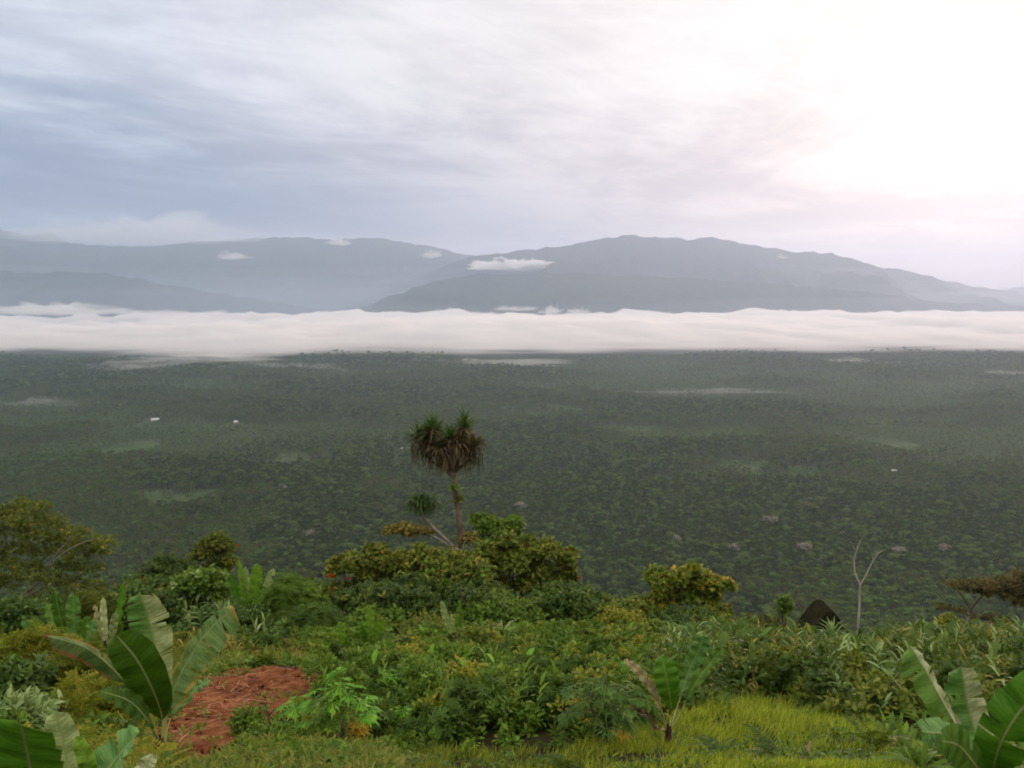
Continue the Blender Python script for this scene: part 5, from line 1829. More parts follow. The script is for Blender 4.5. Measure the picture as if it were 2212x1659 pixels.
# --- bare forked tree on the slope beyond
d = 112.0
bx = P(1855, 1400, d).x
r = thing('dead_tree', (bx, d, gzf(bx, d)), 'bare pale forked tree trunk rising right of the thatched hut', 'tree')
f0 = P(1858, 1262, d)
V, F = joinVF([tube(curve_pts([Vector((bx, d, gzf(bx, d) - .3)), P(1853, 1390, d), P(1856, 1320, d), f0], 14), np.linspace(.17, .115, 15), 8),
               tube(curve_pts([f0 + Vector((0, 0, -.1)), P(1848, 1240, d), P(1845, 1212, d), P(1851, 1188, d), P(1858, 1168, d)], 12), np.linspace(.11, .04, 13), 7)])
mesh_obj('trunk', V, F, BK['pale'], r)
V, F = joinVF([tube(curve_pts([f0 + Vector((0, 0, -.15)), P(1872, 1240, d), P(1884, 1215, d), P(1898, 1193, d)], 10), np.linspace(.09, .04, 11), 7),
               tube(curve_pts([P(1896, 1196, d), P(1906, 1190, d - .4), P(1914, 1186, d - .5)], 4), np.linspace(.05, .02, 5), 5),
               tube(curve_pts([P(1850, 1192, d), P(1842, 1178, d), P(1836, 1168, d)], 4), np.linspace(.04, .012, 5), 5),
               tube(curve_pts([P(1846, 1215, d), P(1836, 1202, d), P(1824, 1196, d)], 4), np.linspace(.035, .01, 5), 5),
               tube(curve_pts([P(1884, 1215, d), P(1886, 1200, d), P(1882, 1186, d)], 4), np.linspace(.035, .01, 5), 5),
               tube(curve_pts([P(1857, 1170, d), P(1864, 1160, d), P(1868, 1150, d)], 4), np.linspace(.03, .01, 5), 5)])
mesh_obj('branch', V, F, BK['pale'], r)

# --- flat layered tree at the right edge
RNG = np.random.default_rng(171)
d = 66.0
bx = P(2098, 1400, d).x
bs = Vector((bx, d, gzf(bx, d)))
limbs = [([bs - Vector((0, 0, .3)), P(2096, 1370, d), P(2098, 1315, d)], .13, .09),
         ([P(2098, 1318, d), P(2080, 1290, d), P(2062, 1268, d), P(2050, 1262, d)], .06, .02),
         ([P(2098, 1315, d), P(2125, 1285, d), P(2165, 1262, d), P(2200, 1250, d)], .07, .03),
         ([P(2096, 1330, d), P(2060, 1316, d), P(2025, 1312, d)], .045, .015),
         ([P(2097, 1335, d), P(2140, 1330, d), P(2185, 1340, d)], .045, .015),
         ([P(2125, 1285, d), P(2200, 1265, d - 1), P(2290, 1250, d - 1)], .06, .02)]
pads = []
for px, py, w in [(2058, 1262, 16), (2082, 1264, 20), (2105, 1262, 20), (2128, 1266, 24), (2150, 1268, 28), (2100, 1274, 18), (2125, 1280, 20), (2172, 1262, 30), (2195, 1256, 34), (2210, 1278, 30), (2225, 1245, 34), (2250, 1262, 40), (2290, 1250, 40),
                  (2180, 1285, 26), (2205, 1302, 24), (2026, 1311, 12), (2045, 1314, 14), (2064, 1318, 13), (2080, 1320, 10), (2118, 1334, 14), (2140, 1336, 16), (2162, 1340, 16), (2184, 1346, 14), (2235, 1300, 34)]:
    pads.append((P(px, py, d + RNG.uniform(-1.5, 1.5)), w * d / PF))
layered_tree('flat_topped_tree', 'dark flat topped tree with thin layered branches at the right edge', bs, limbs, pads, 'bronze', 'brown', BROAD, .18, 52, flat=.34)

# ================================================================== clumps of bananas, gingers and rosettes on the crest
def banana_clump(label, d, px, pbase, leaves, W, m='bright', mb='lime', group=None, stem=None, cat='banana plant', name='banana_plant'):
    bx = P(px, pbase, d).x
    zg = gzf(bx, d)
    r = thing(name, (bx, d, zg), label, cat, group)
    top = Vector((bx, d, max(zg + .3, P(px, pbase, d).z)))
    pseudostem(r, (bx, d, zg - .1), top, .09, .06, PSEUDO)
    for i, lf in enumerate(leaves):
        (tx, ty, dy), wf, mt = lf[:3]
        tip = P(tx, ty, d + dy)
        st = top + Vector(((tip.x - top.x) * .3, dy * .4, -.12))
        mid = st.lerp(tip, .5) + Vector(((tip.x - top.x) * .06, 0, 0))
        hint = (0.2 * (1 if i % 2 else -1), -1, .15)
        banana_leaf(r, [top - Vector((0, 0, .3)), st, mid, tip], W * wf * .82, hint, mt, mb, fold=.3, pet=.32, tears=1.5, ribr=.012, shape=(.42, .36), seed=int(tx * 7 + ty))
    return r


banana_clump('upright bright green banana clump on the crest at centre left', 47.5, 540, 1318,
             [((497, 1238, -.4), .9, 'bright'), ((517, 1210, .2), .5, 'lime'), ((530, 1222, .4), .7, 'pale'), ((556, 1218, -.3), 1.15, 'lime'), ((590, 1226, .2), .9, 'pale'), ((607, 1262, .3), .7, 'green'), ((520, 1262, -.6), .6, 'lime'), ((588, 1280, -.5), .5, 'brown')], .68)
banana_clump('banana clump with upright leaves at the left behind the main banana plant', 24.0, 160, 1392,
             [((118, 1274, .2), .9, 'dark'), ((158, 1276, -.2), .95, 'blue'), ((70, 1330, .3), .8, 'green'), ((48, 1340, -.3), .7, 'blue'), ((205, 1340, .3), .8, 'blue'), ((100, 1300, .5), .7, 'green'), ((180, 1340, -.5), .7, 'green')], .48)
banana_clump('banana clump with one long slanting leaf left of the main banana plant', 25.0, 228, 1385,
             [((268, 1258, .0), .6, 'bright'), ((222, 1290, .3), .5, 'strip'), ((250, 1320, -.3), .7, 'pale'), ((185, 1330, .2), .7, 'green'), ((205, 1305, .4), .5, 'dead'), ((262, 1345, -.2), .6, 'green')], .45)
banana_clump('small lime green clump of upright paddle leaves in the weeds', 35.5, 795, 1402,
             [((800, 1312, .1), .9, 'lime'), ((828, 1334, -.1), .75, 'lime'), ((812, 1345, .2), .8, 'lime'), ((775, 1342, .2), .6, 'bright'), ((783, 1352, -.3), .6, 'bright'), ((838, 1362, .1), .55, 'yel')], .5, mb='bright')
banana_clump('tiny lime green plant with two round tipped leaves left of the paddle leaved clump', 34.5, 738, 1408,
             [((736, 1342, .0), .9, 'lime'), ((712, 1366, -.1), .95, 'lime'), ((752, 1375, .1), .6, 'bright')], .5, mb='bright')
banana_clump('small pale banana plant in the weeds below the olive bush', 38.0, 985, 1365,
             [((954, 1298, .0), .8, 'pale'), ((993, 1296, .2), .7, 'green'), ((1000, 1318, -.2), .5, 'green'), ((975, 1325, .3), .5, 'pale')], .42)
banana_clump('dark banana plant with thin tilted leaf beside the dome shaped tree', 58.0, 622, 1300,
             [((640, 1232, 0), .5, 'blue'), ((668, 1250, .2), .5, 'pale'), ((600, 1240, .2), .6, 'green'), ((585, 1262, -.2), .6, 'green')], .5)
banana_clump('banana plant with one broad leaf below the thatched roof', 44.0, 1762, 1410,
             [((1752, 1350, 0), 1.0, 'green'), ((1790, 1372, .2), .8, 'blue'), ((1735, 1375, .2), .6, 'pale')], .6)
banana_clump('upright bright banana leaf plant among rosettes right of the hut', 36.0, 1836, 1452,
             [((1830, 1380, 0), .95, 'bright'), ((1846, 1402, .2), .7, 'green'), ((1818, 1420, -.1), .6, 'bright')], .5)
banana_clump('small banana plant with tilted pale leaves behind the big right banana', 30.0, 2085, 1470,
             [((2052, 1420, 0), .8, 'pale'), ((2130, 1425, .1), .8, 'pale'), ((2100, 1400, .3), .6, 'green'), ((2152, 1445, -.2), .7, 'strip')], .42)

rosette('spiky_rosette', 'pale green spiky rosette plant in front of the thatched hut', 'plant', 1800, 1352, 44, 44, 1.0, 'pale', heads=1, wide=.9)
rosette('spiky_rosette', 'green spiky rosette plant right of the pale rosette below the forked tree', 'plant', 1880, 1372, 42, 40, .9, 'deep', heads=2, gap=1.0, wide=.9)
rosette('spiky_rosette', 'spiky rosette with reddish heart below the forked tree', 'plant', 1850, 1400, 39, 30, .7, 'mid', heads=1, wide=1.0)
rosette('spiky_rosette', 'two headed spiky plant left of the banana below the hut', 'plant', 1648, 1352, 45, 40, .9, 'pale', heads=2, gap=.9, wide=.8)
rosette('spiky_rosette', 'grassy pale rosette on the weedy slope right of the small pale banana', 'plant', 1085, 1342, 36, 40, .7, 'pale', heads=1)
rosette('spiky_rosette', 'grassy rosette beside the lime paddle leaved clump', 'plant', 872, 1362, 36, 36, .6, 'mid', heads=1)

gs = 200
for (px0, px1, pt, d, mt, lf, st, lab) in [
    (1560, 1690, 1372, 33, 'deep', .5, 14, 'tall leafy ginger clump behind the yellow grass, nearest the middle banana'),
    (1650, 1770, 1388, 31, 'olive', .5, 14, 'brownish ginger clump right of the clump nearest the middle banana'),
    (1740, 1850, 1395, 30, 'deep', .5, 14, 'dark ginger clump behind the yellow grass below the hut'),
    (1830, 1950, 1410, 29, 'pale', .48, 13, 'pale leaved ginger clump behind the yellow grass right of the hut'),
    (1910, 2010, 1425, 28, 'mid', .48, 13, 'green ginger clump just left of the big right banana'),
    (2050, 2190, 1462, 24, 'deep', .45, 13, 'dark ginger clump behind the big right banana leaves'),
    (2120, 2250, 1490, 20, 'deep', .4, 13, 'dark ginger clump at the right edge beside the big banana'),
    (400, 500, 1285, 44, 'pale', .5, 10, 'pale leaved ginger clump left of the upright banana clump'),
    (520, 640, 1345, 39, 'pale', .45, 10, 'pale leaved weeds in a clump behind the red plot'),
    (1290, 1420, 1378, 33, 'mid', .45, 12, 'leafy ginger clump on the weedy slope left of the middle banana'),
    (1010, 1130, 1400, 29, 'deep', .42, 11, 'leafy clump in the middle of the weedy slope'),
    (1180, 1300, 1388, 32, 'olive', .42, 11, 'olive leafy clump right of the middle of the weedy slope'),
]:
    gs += 1
    ginger('ginger_plant', lab, 'plant', px0, px1, pt, d, mt, st, lf, 'leafy ginger clumps on the slope', seed=gs, tpl=LANCE)
ginger('ginger_plant', 'ginger plant with orange and yellow leaves behind the yellow grass', 'plant', 1690, 1740, 1375, 36, 'rust', 8, .5, None, seed=230)
ginger('ginger_plant', 'ginger plant with rusty young leaves below the forked tree', 'plant', 1880, 1940, 1395, 34, 'rust', 7, .45, None, seed=231)

# pink dead leaf hanging in the gingers
c = P(1712, 1422, 29.0)
r = thing('dead_leaf', tuple(c), 'pinkish white dead leaf hanging in the gingers behind the grass', 'leaf')
V, F = scatter(strip_tpl([0, .3, .7, 1], [.02, .1, .09, .01], [0, .05, .02, -.1], .5), [tuple(c)], [(1.0, -.2, -.45)], [(0, -.6, 1.)], [.62])
mesh_obj('blade', V, F, LM['pink'], r, smooth=False)
V, F = tube([c, c + Vector((-.1, .1, .1)), c + Vector((-.25, .3, .1))], [.01, .01, .008], 5)
mesh_obj('stalk', V, F, BK['brown'], r)

# ================================================================== left weeds, as plants
for (px0, px1, pt, d, mt, tp, lf, nt, kk, lab) in [
    (10, 150, 1372, 20, 'yellow', PINNATE, .42, 260, 5, 'feathery yellow green shrub at the left edge under the banana clumps'),
    (95, 235, 1418, 18.5, 'legume', PINNATE, .38, 240, 5, 'feathery olive green shrub left of the drooping banana leaf'),
    (-40, 90, 1440, 17, 'deep', OVAL, .16, 420, 7, 'dark leafy shrub low at the left edge'),
    (20, 140, 1495, 15.5, 'pale', OVAL, .17, 260, 6, 'pale grey green broad leaved weed at the lower left'),
    (120, 250, 1500, 16, 'yellow', PINNATE, .34, 220, 5, 'yellow green feathery weed behind the main banana plant at lower left'),
    (-30, 80, 1530, 12.5, 'pale', LANCE, .28, 220, 6, 'pale narrow leaved weed in the bottom left corner'),
    (165, 290, 1560, 13.5, 'mid', OVAL, .13, 320, 6, 'bright low weed left of the main banana stem'),
    (505, 570, 1540, 15.2, 'mid', OVAL, .09, 330, 7, 'small rounded green bush at the near edge of the red plot'),
    (545, 640, 1590, 14, 'mid', OVAL, .11, 260, 7, 'low green weed right of the small bush by the red plot'),
    (690, 800, 1425, 26, 'olive', LANCE, .3, 200, 6, 'dry brownish weed at the far right corner of the red plot'),
]:
    gs += 1
    shrub('weed', lab, 'weed', px0, px1, pt, d, mt, tp, lf, nt, kk, n=6, dome=.3, seed=gs, twig=.22, bark='green', group='weeds around the red plot', depth=.6, stem_r=.02)

# ================================================================== papayas and cassavas near the grass
RNG = np.random.default_rng(301)
D0 = 14.6


def onground(px, d):
    x = P(px, 1659, d).x
    return Vector((x, d, gzf(x, d)))


papaya('papaya_tree', 'young papaya tree with yellow lower leaves right of the red plot', 'tree', onground(735, 14.8), P(738, 1535, 14.8), .6, 20, 'bright', .28, 7, 0, .04)
papaya('papaya_tree', 'leaning young papaya with a thin stem left of the yellow leaved papaya', 'tree', onground(695, 14.5), P(716, 1548, 14.6), .45, 14, 'mid', .27, 2, 0, .026)
papaya('papaya_tree', 'dark papaya tree carrying fruit on the grass left of the middle banana', 'tree', onground(1302, 13.8), P(1308, 1540, 13.8), .58, 24, 'deep', .27, 2, 14, .04, bark='dark')
papaya('papaya_tree', 'thin second papaya stem close beside the fruiting papaya', 'tree', onground(1290, 14.2), P(1276, 1522, 14.2), .45, 16, 'deep', .26, 1, 0, .026, bark='dark')
papaya('papaya_tree', 'tiny papaya seedling with dark drooping buds beside the middle banana', 'tree', onground(1412, 13.3), P(1414, 1628, 13.3), .2, 7, 'dark', .14, 0, 5, .012, bark='brown')
papaya('papaya_tree', 'low green papaya seedling on the near side of the red plot', 'tree', onground(640, 15.6), P(648, 1545, 15.6), .42, 12, 'bright', .3, 1, 0, .025)
cs = 0
for px, pt, d, sc, lab in [(760, 1470, 19, .3, 'cassava plant at the right corner of the red plot'), (850, 1480, 18.5, .3, 'cassava plant above the yellow leaved papaya'), (930, 1445, 21.5, .3, 'cassava plant high in the middle weeds below the paddle leaved clump'),
                           (1000, 1520, 17.2, .28, 'cassava plant in the middle of the dense weeds'), (1090, 1465, 20.5, .3, 'cassava plant right of the one high in the middle weeds'), (1150, 1545, 16.4, .28, 'cassava plant near the grass left of the fruiting papaya'),
                           (1230, 1480, 19, .3, 'cassava plant above the fruiting papaya'), (880, 1560, 15.8, .26, 'cassava plant low right of the yellow leaved papaya'), (1040, 1590, 15.2, .24, 'cassava plant at the lower edge of the dense weeds'), (1350, 1460, 20, .28, 'cassava plant behind the middle banana')]:
    cs += 1
    b = onground(px, d)
    papaya('cassava_plant', lab, 'plant', b, P(px + RNG.uniform(-8, 8), pt + 14, d), .42, 18, 'mid' if cs % 2 else 'bright', sc, 0, 0, .02, 'cassava plants in the weeds', 'brown')

# bare stick in the plot
d = 15.6
b = onground(588, d)
r = thing('dead_stick', tuple(b), 'reddish bare stick standing at the near edge of the red plot', 'stick')
V, F = joinVF([tube(curve_pts([b - Vector((0, 0, .1)), P(583, 1570, d), P(576, 1518, d)], 8), np.linspace(.035, .02, 9), 7)])
mesh_obj('stalk', V, F, bark_mat('stick', G('#6e4a3c'), G('#8e6a58'), 6, .3), r)
V, F = joinVF([tube([P(581, 1545, d), P(590, 1535, d), P(594, 1530, d)], [.014, .011, .008], 5), tube([P(578, 1530, d), P(571, 1522, d), P(569, 1517, d)], [.012, .01, .007], 5)])
mesh_obj('twig', V, F, BK['brown'], r)

# ================================================================== big bananas in front
# main plant at left
d = 13.6
b = onground(345, d)
r = thing('banana_plant', tuple(b), 'main banana plant at lower left with brown edged drooping leaf', 'banana plant')
top = P(346, 1592, d)
pseudostem(r, b - Vector((0, 0, .1)), top, .085, .055)
banana_leaf(r, [P(338, 1600, d), P(318, 1535, d - .1), P(268, 1470, d - .2), P(190, 1402, d - .35), P(92, 1371, d - .5)], .40, (-.25, -.9, .75), 'dry', 'dry', fold=-.35, pet=.28, tears=4, halves=(1.15, .35), label='drooping banana leaf with brown dried edge', ribr=.02, seed=1)
banana_leaf(r, [P(352, 1600, d), P(349, 1545, d), P(330, 1490, d - .25), P(296, 1425, d - .45), P(252, 1372, d - .55)], .58, (.15, -1, .25), 'dark', 'green', fold=.18, pet=.18, tears=.6, label='broad dark green banana leaf facing the viewer', ribr=.016, shape=(.55, .3), seed=2)
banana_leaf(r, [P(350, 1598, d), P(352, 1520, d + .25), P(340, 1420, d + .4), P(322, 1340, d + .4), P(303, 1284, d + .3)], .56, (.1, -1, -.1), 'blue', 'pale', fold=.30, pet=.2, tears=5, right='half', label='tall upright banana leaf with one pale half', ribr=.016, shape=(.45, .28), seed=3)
banana_leaf(r, [P(354, 1600, d), P(362, 1530, d + .1), P(398, 1440, d + .15), P(450, 1362, d + .15), P(506, 1312, d + .05)], .60, (-.35, -1, .25), 'yel', 'pale', fold=.12, pet=.2, tears=11, halves=(.42, 1.2), label='slanting banana leaf with yellow patch and torn edge', ribr=.016, shape=(.4, .3), seed=4)
banana_leaf(r, [P(346, 1602, d), P(322, 1560, d - .3), P(280, 1515, d - .5), P(215, 1492, d - .65)], .34, (0, -.5, 1), 'dark', 'dark', fold=.1, pet=.2, tears=4, label='low dark torn banana leaf', ribr=.013, seed=5)
banana_leaf(r, [P(356, 1602, d), P(370, 1550, d + .2), P(420, 1490, d + .5), P(455, 1470, d + .6)], .2, (0, -.6, 1), 'blue', 'pale', fold=.3, pet=.3, tears=2, ribr=.01, seed=6)
# near plant in the bottom left corner
d = 7.6
b = onground(70, d)
b.z = gzf(b.x, d)
r = thing('banana_plant', tuple(b), 'nearest banana plant in the bottom left corner with round dark leaf', 'banana plant')
top = P(90, 1790, d)
pseudostem(r, b - Vector((0, 0, .05)), top, .08, .06)
banana_leaf(r, [P(85, 1800, d), P(76, 1720, d - .1), P(62, 1640, d - .25), P(46, 1566, d - .5)], .52, (.1, -1, .55), 'bright', 'green', fold=.1, pet=.2, tears=0, label='round tipped bright green leaf', ribr=.014, shape=(.5, .22), seed=11)
banana_leaf(r, [P(95, 1800, d), P(140, 1720, d + .1), P(140, 1620, d + .2), P(118, 1540, d + .2)], .26, (.5, -1, .1), 'pale', 'pale', fold=.2, pet=.15, tears=0, label='narrow pale upright leaf', ribr=.013, shape=(.4, .3), seed=12)
banana_leaf(r, [P(100, 1800, d), P(190, 1715, d), P(250, 1640, d + .1), P(300, 1582, d + .1)], .44, (-.4, -.6, 1), 'blue', 'pale', fold=.25, pet=.2, tears=1, label='waxy leaf slanting up to the right', ribr=.013, shape=(.4, .4), seed=13)
banana_leaf(r, [P(100, 1800, d), P(160, 1730, d - .3), P(190, 1660, d - .4), P(165, 1590, d - .4)], .14, (.3, -1, .3), 'lime', 'pale', fold=.4, pet=.2, tears=0, ribr=.01, seed=14)
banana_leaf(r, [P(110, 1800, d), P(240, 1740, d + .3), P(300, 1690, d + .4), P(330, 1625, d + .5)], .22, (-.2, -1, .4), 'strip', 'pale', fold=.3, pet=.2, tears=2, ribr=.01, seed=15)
# middle banana on the grass
d = 14.2
b = onground(1442, d)
r = thing('banana_plant', tuple(b), 'banana plant on the yellow grass at right of centre with bleached leaf', 'banana plant')
top = P(1444, 1566, d)
pseudostem(r, b - Vector((0, 0, .1)), top, .06, .045, PSEUDOP)
banana_leaf(r, [P(1440, 1574, d), P(1432, 1545, d - .1), P(1410, 1490, d - .15), P(1378, 1448, d - .2), P(1348, 1424, d - .2)], .13, (-.3, -1, .5), 'dead', 'dead', fold=.4, pet=.25, tears=1, rib=RIBD, label='bleached narrow dead leaf', ribr=.012, seed=21)
banana_leaf(r, [P(1446, 1574, d), P(1452, 1550, d), P(1446, 1495, d - .2), P(1438, 1455, d - .25), P(1430, 1416, d - .2)], .36, (.1, -1, .2), 'bright', 'green', fold=.2, pet=.3, tears=.5, label='broad bright green upright leaf', ribr=.013, shape=(.55, .5), seed=22)
banana_leaf(r, [P(1448, 1574, d), P(1462, 1530, d + .2), P(1488, 1450, d + .4), P(1510, 1402, d + .4), P(1521, 1372, d + .35)], .26, (-.2, -1, .2), 'blue', 'pale', fold=.3, pet=.3, tears=2, ribr=.012, label='long waxy leaf slanting right', shape=(.45, .35), seed=23)
banana_leaf(r, [P(1450, 1574, d), P(1470, 1540, d), P(1505, 1470, d), P(1540, 1425, d + .1), P(1566, 1392, d + .1)], .2, (-.3, -1, .5), 'green', 'blue', fold=.45, pet=.3, tears=2, ribr=.011, seed=24)
banana_leaf(r, [P(1447, 1574, d), P(1455, 1520, d + .3), P(1462, 1450, d + .4), P(1466, 1408, d + .4)], .2, (.2, -1, .1), 'green', 'pale', fold=.4, pet=.3, tears=1, ribr=.011, seed=25)
banana_leaf(r, [P(1440, 1574, d), P(1425, 1545, d - .3), P(1395, 1512, d - .5), P(1352, 1512, d - .6)], .34, (0, -.5, 1), 'dark', 'dark', fold=.0, pet=.2, tears=4, ribr=.012, label='dark drooping leaf on the left', seed=26)
banana_leaf(r, [P(1440, 1576, d), P(1420, 1570, d - .2), P(1385, 1535, d - .3), P(1358, 1528, d - .3)], .16, (0, -.7, 1), 'brown', 'brown', fold=-.2, pet=.2, tears=3, rib=RIBD, ribr=.011, label='dried brown leaf', seed=27)
# big plant at the right edge
d = 9.0
b = onground(2135, d)
b.z = gzf(b.x, d)
r = thing('banana_plant', tuple(b), 'big banana plant in the lower right corner with torn pale leaf', 'banana plant')
top = P(2140, 1690, d)
pseudostem(r, b - Vector((0, 0, .05)), top, .085, .06)
banana_leaf(r, [P(2136, 1700, d), P(2095, 1620, d - .05), P(2040, 1520, d - .1), P(1995, 1440, d - .05), P(1968, 1396, d)], .50, (.35, -1, .15), 'green', 'green', fold=.28, pet=.14, tears=2, halves=(1.0, .2), right='strip', label='broad green leaf with lit underside fold painted pale along its midrib at the left', ribr=.026, shape=(.35, .22), rib=bark_mat('banana_rib_pale', G('#b7b48a'), G('#d6cfa8'), 8, .3, .5), seed=31)  # right half and rib coloured paler to imitate light on the underside fold
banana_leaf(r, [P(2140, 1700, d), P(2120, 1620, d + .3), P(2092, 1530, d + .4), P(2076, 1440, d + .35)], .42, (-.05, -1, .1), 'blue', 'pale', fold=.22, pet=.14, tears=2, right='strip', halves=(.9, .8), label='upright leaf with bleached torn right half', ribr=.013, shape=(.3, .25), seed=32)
banana_leaf(r, [P(2146, 1700, d), P(2150, 1640, d - .3), P(2180, 1570, d - .5), P(2235, 1500, d - .6), P(2300, 1440, d - .6)], .46, (-.35, -1, .45), 'bright', 'green', fold=.15, pet=.06, tears=1, label='bright green leaf reaching out of the frame', ribr=.014, shape=(.35, .35), seed=33)
banana_leaf(r, [P(2136, 1705, d), P(2100, 1640, d - .3), P(2050, 1590, d - .5), P(1990, 1580, d - .7)], .36, (0, -.8, .8), 'blue', 'blue', fold=-.1, pet=.12, tears=3, label='folded dark waxy leaf hanging low', ribr=.012, seed=34)
banana_leaf(r, [P(2140, 1705, d), P(2105, 1650, d - .5), P(2070, 1610, d - .8), P(2030, 1600, d - .9)], .34, (.1, -1, .4), 'green', 'blue', fold=-.1, pet=.1, tears=2, ribr=.012, seed=35)

# ================================================================== small dark plants at the bottom of the grass
def frond_plant(name, label, px, pbase, d, n, L, mat, zlo=.25, extra_dirs=None, group=None):
    b = onground(px, d)
    r = thing(name, tuple(b), label, 'plant', group)
    dd = rdir(n, zlo, .9)
    for i in range(n):
        V, F = scatter(FROND, [tuple(b + Vector((0, 0, .05)))], [dd[i]], [(0, 0, 1.)], [L * RNG.uniform(.75, 1.1)])
        mesh_obj('frond', V, F, LM[mat], r, smooth=False)
    return r


RNG = np.random.default_rng(333)
frond_plant('palm_seedling', 'small dark palm seedling on the yellow grass left of the right banana', 1885, 1650, 14.2, 9, .62, 'dark')
frond_plant('palm_seedling', 'dark feathery seedling at the bottom of the yellow grass', 1690, 1659, 12.8, 9, .55, 'dark')
frond_plant('palm_seedling', 'small dark fern seedling right of the middle banana stem', 1560, 1659, 12.6, 8, .35, 'dark')
frond_plant('palm_seedling', 'dark fern tuft at the bottom left of the fruiting papaya', 1215, 1659, 12.6, 9, .36, 'dark')
frond_plant('palm_seedling', 'small leafy fern in the yellow grass right of the middle banana leaf', 1545, 1575, 17.5, 9, .4, 'deep')
c = P(1735, 1625, 12.6)
r = thing('dead_leaf', tuple(c), 'pinkish dead leaf beside the dark feathery seedling in the grass', 'leaf')
V, F = scatter(strip_tpl([0, .3, .7, 1], [.02, .13, .1, .01], [0, .05, .02, -.1], .4), [tuple(c + Vector((-.05, 0, -.15)))], [(.35, -.1, .8)], [(0, -1, .3)], [.34])
mesh_obj('blade', V, F, LM['pink'], r, smooth=False)
V, F = tube([c + Vector((-.05, 0, -.13)), c + Vector((-.1, 0, -.3)), c + Vector((-.12, 0, -.5))], [.008, .008, .007], 5)
mesh_obj('stalk', V, F, BK['brown'], r)

# ================================================================== trees told apart in the forest, and the far houses
RNG = np.random.default_rng(401)
PALEGREY = leaf_mat('pale_crown', [G('#6f665c'), G('#8c8176'), G('#a69a8e')], .2, .6, .2, .3)  # greyish leaf colour of the pale crowns
VCOL = {'pale': PALEGREY, 'olive': leaf_mat('olive_crown', [G('#4c4c30'), G('#62603c'), G('#767048')], .2, .6, .2, .3), 'dark': leaf_mat('dark_crown', [G('#16201a'), G('#202c20'), G('#2c3a28')], .2, .6, .2, .3)}
for px, py, hp, kind, lab in [
    (1735, 1188, 30, 'pale', 'pale greyish tree with a round crown left of the forked dead tree'),
    (1588, 1190, 26, 'pale', 'pale greyish tree above the yellow green leafy tree'),
    (1460, 1172, 24, 'pale', 'small pale tree left of the two pale trees in the lower right forest'),
    (1665, 1130, 30, 'pale', 'pale tree deeper in the forest above the other pale trees'),
    (1945, 1195, 24, 'pale', 'faint pale tree right of the forked dead tree'),
    (2040, 1190, 26, 'pale', 'faint pale tree in the forest above the flat topped tree'),
    (1740, 1100, 34, 'olive', 'olive crowned tall tree in the right forest above the pale round one'),
    (670, 1160, 26, 'pale', 'pale crowned tree in the forest left of the screw pine'),
    (1125, 1098, 24, 'pale', 'pale crowned tree in the forest right of the screw pine trunk'),
    (815, 1100, 26, 'olive', 'olive crowned tree in the forest left of the leaning screw pine'),
    (608, 1058, 22, 'pale', 'pale forest tree far up the left half of the valley'),
    (505, 1000, 22, 'olive', 'tall olive forest tree beside the left clearing'),
    (2038, 978, 26, 'dark', 'dark tree standing tall in the far right forest'),
    (1395, 975, 22, 'dark', 'left one of two dark slender trees right of the screw pine head'),
    (1442, 962, 20, 'dark', 'right one of two dark slender trees right of the screw pine head'),
    (1390, 1012, 18, 'dark', 'dark slender tree below the left one of the dark pair'),
]:
    hgt = 21.0
    d = (300 - hgt - 1) * PF / (py - hp * .5 - PHOR)
    s = hp * d / PF / (hgt * .75)
    hgt = 21 * max(.8, min(1.4, s))
    c = P(px, py, d)
    zg = gzf(c.x, d)
    w = hp * d / PF * (.36 if kind == 'dark' else .72)
    r = thing('forest_tree', (c.x, d, zg), lab, 'tree', 'trees told apart in the valley forest')
    zt = max(zg + 14, P(px, py - hp * .5, d).z) + (0 if kind == 'dark' else 4)
    lobes = []
    for i in range(8):
        a = RNG.uniform(0, 6.28)
        q = w * .65 * math.sqrt(RNG.random())
        lobes.append((c.x + q * math.cos(a), d + q * math.sin(a), zt - w * .45 - (q * .5 if kind != 'dark' else RNG.uniform(0, 2.2) * w), w * RNG.uniform(.32, .45), .7))
    V, F = crown_VF(lobes, 330 if kind == 'pale' else 520, w * .16)
    mesh_obj('crown', V, F, VCOL[kind], r, smooth=False)
    tp = [tube([(c.x, d, zg - 1), (c.x + .4, d, (zg + zt) / 2), (c.x, d, zt - w * .6)], [.5, .4, .25], 6)]
    for l in lobes[:6]:
        tp.append(tube([(c.x, d, zt - w * 1.5), l[:3]], [.22, .08], 4))
    V, F = joinVF(tp)
    mesh_obj('trunk', V, F, trunk_pale, r)

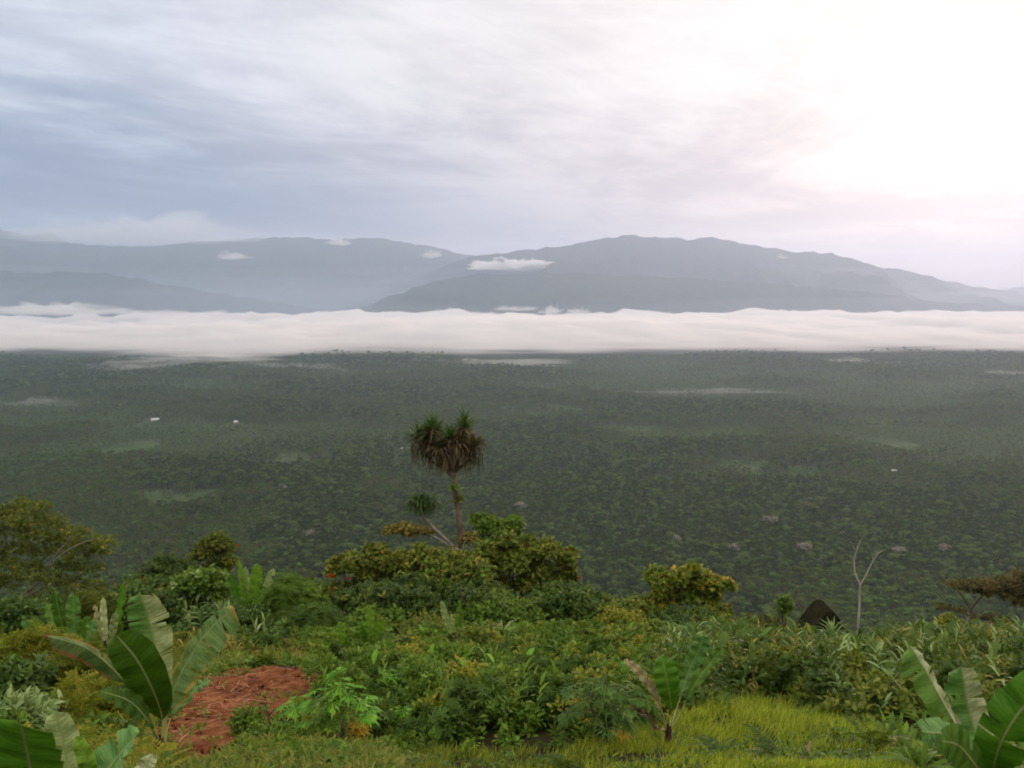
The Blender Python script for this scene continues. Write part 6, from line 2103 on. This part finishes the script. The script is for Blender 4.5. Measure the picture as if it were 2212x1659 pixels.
iron, t = new_mat('roof_iron')
tc = t.node('ShaderNodeTexCoord')
n1 = t.noise(tc.outputs['Object'], .6, 4)
b_ = t.node('ShaderNodeBsdfPrincipled')
t.put(b_.inputs['Base Color'], t.mix(n1, (.42, .42, .44), (.6, .6, .61)))
b_.inputs['Roughness'].default_value = .45
b_.inputs['Metallic'].default_value = .2
o_ = t.node('ShaderNodeOutputMaterial')
t.l.new(b_.outputs[0], o_.inputs[0])
hw = bark_mat('house_wall', G('#a39a8c'), G('#beb6a8'), .5, .3)
for px, py, wp, rz, lab in [(335, 914, 17, .5, 'long pale roofed house in the left clearing far down the valley'), (511, 913, 13, -.6, 'small pale roofed house right of the long house in the far left valley'),
                            (866, 971, 11, .2, 'upper one of two tiny white roofed houses left of the screw pine head'), (870, 984, 9, .4, 'lower one of two tiny white roofed houses left of the screw pine head'), (1931, 1018, 11, .1, 'tiny white roofed house alone in the right half of the forest')]:
    d = 296.0 * PF / (py - PHOR)
    c = P(px, py, d)
    zg = gzf(c.x, d)
    L = wp * d / PF
    W = min(9, L * .6)
    r = thing('house', (c.x, d, zg), lab, 'house', 'pale roofed houses far down in the valley')
    ca, sa = math.cos(rz), math.sin(rz)

    def R(x, y, z):
        return (c.x + x * ca - y * sa, d + x * sa + y * ca, zg + z)
    V = [R(x * L / 2 * .92, y * W / 2 * .85, z) for z in (-.5, 4.5) for x, y in ((-1, -1), (1, -1), (1, 1), (-1, 1))]
    mesh_obj('wall', V, [(0, 1, 5, 4), (1, 2, 6, 5), (2, 3, 7, 6), (3, 0, 4, 7), (4, 5, 6, 7)], hw, r, smooth=False)
    V = [R(-L / 2, -W / 2, 4.3), R(L / 2, -W / 2, 4.3), R(L / 2, W / 2, 4.3), R(-L / 2, W / 2, 4.3), R(-L / 2, 0, 4.6 + W * .36), R(L / 2, 0, 4.6 + W * .36)]
    mesh_obj('roof', V, [(0, 1, 5, 4), (2, 3, 4, 5), (0, 4, 3), (1, 2, 5), (0, 3, 2, 1)], iron, r, smooth=False)
print('objects', len(scene.objects), 'faces', sum(len(o.data.polygons) for o in scene.objects if o.type == 'MESH'))
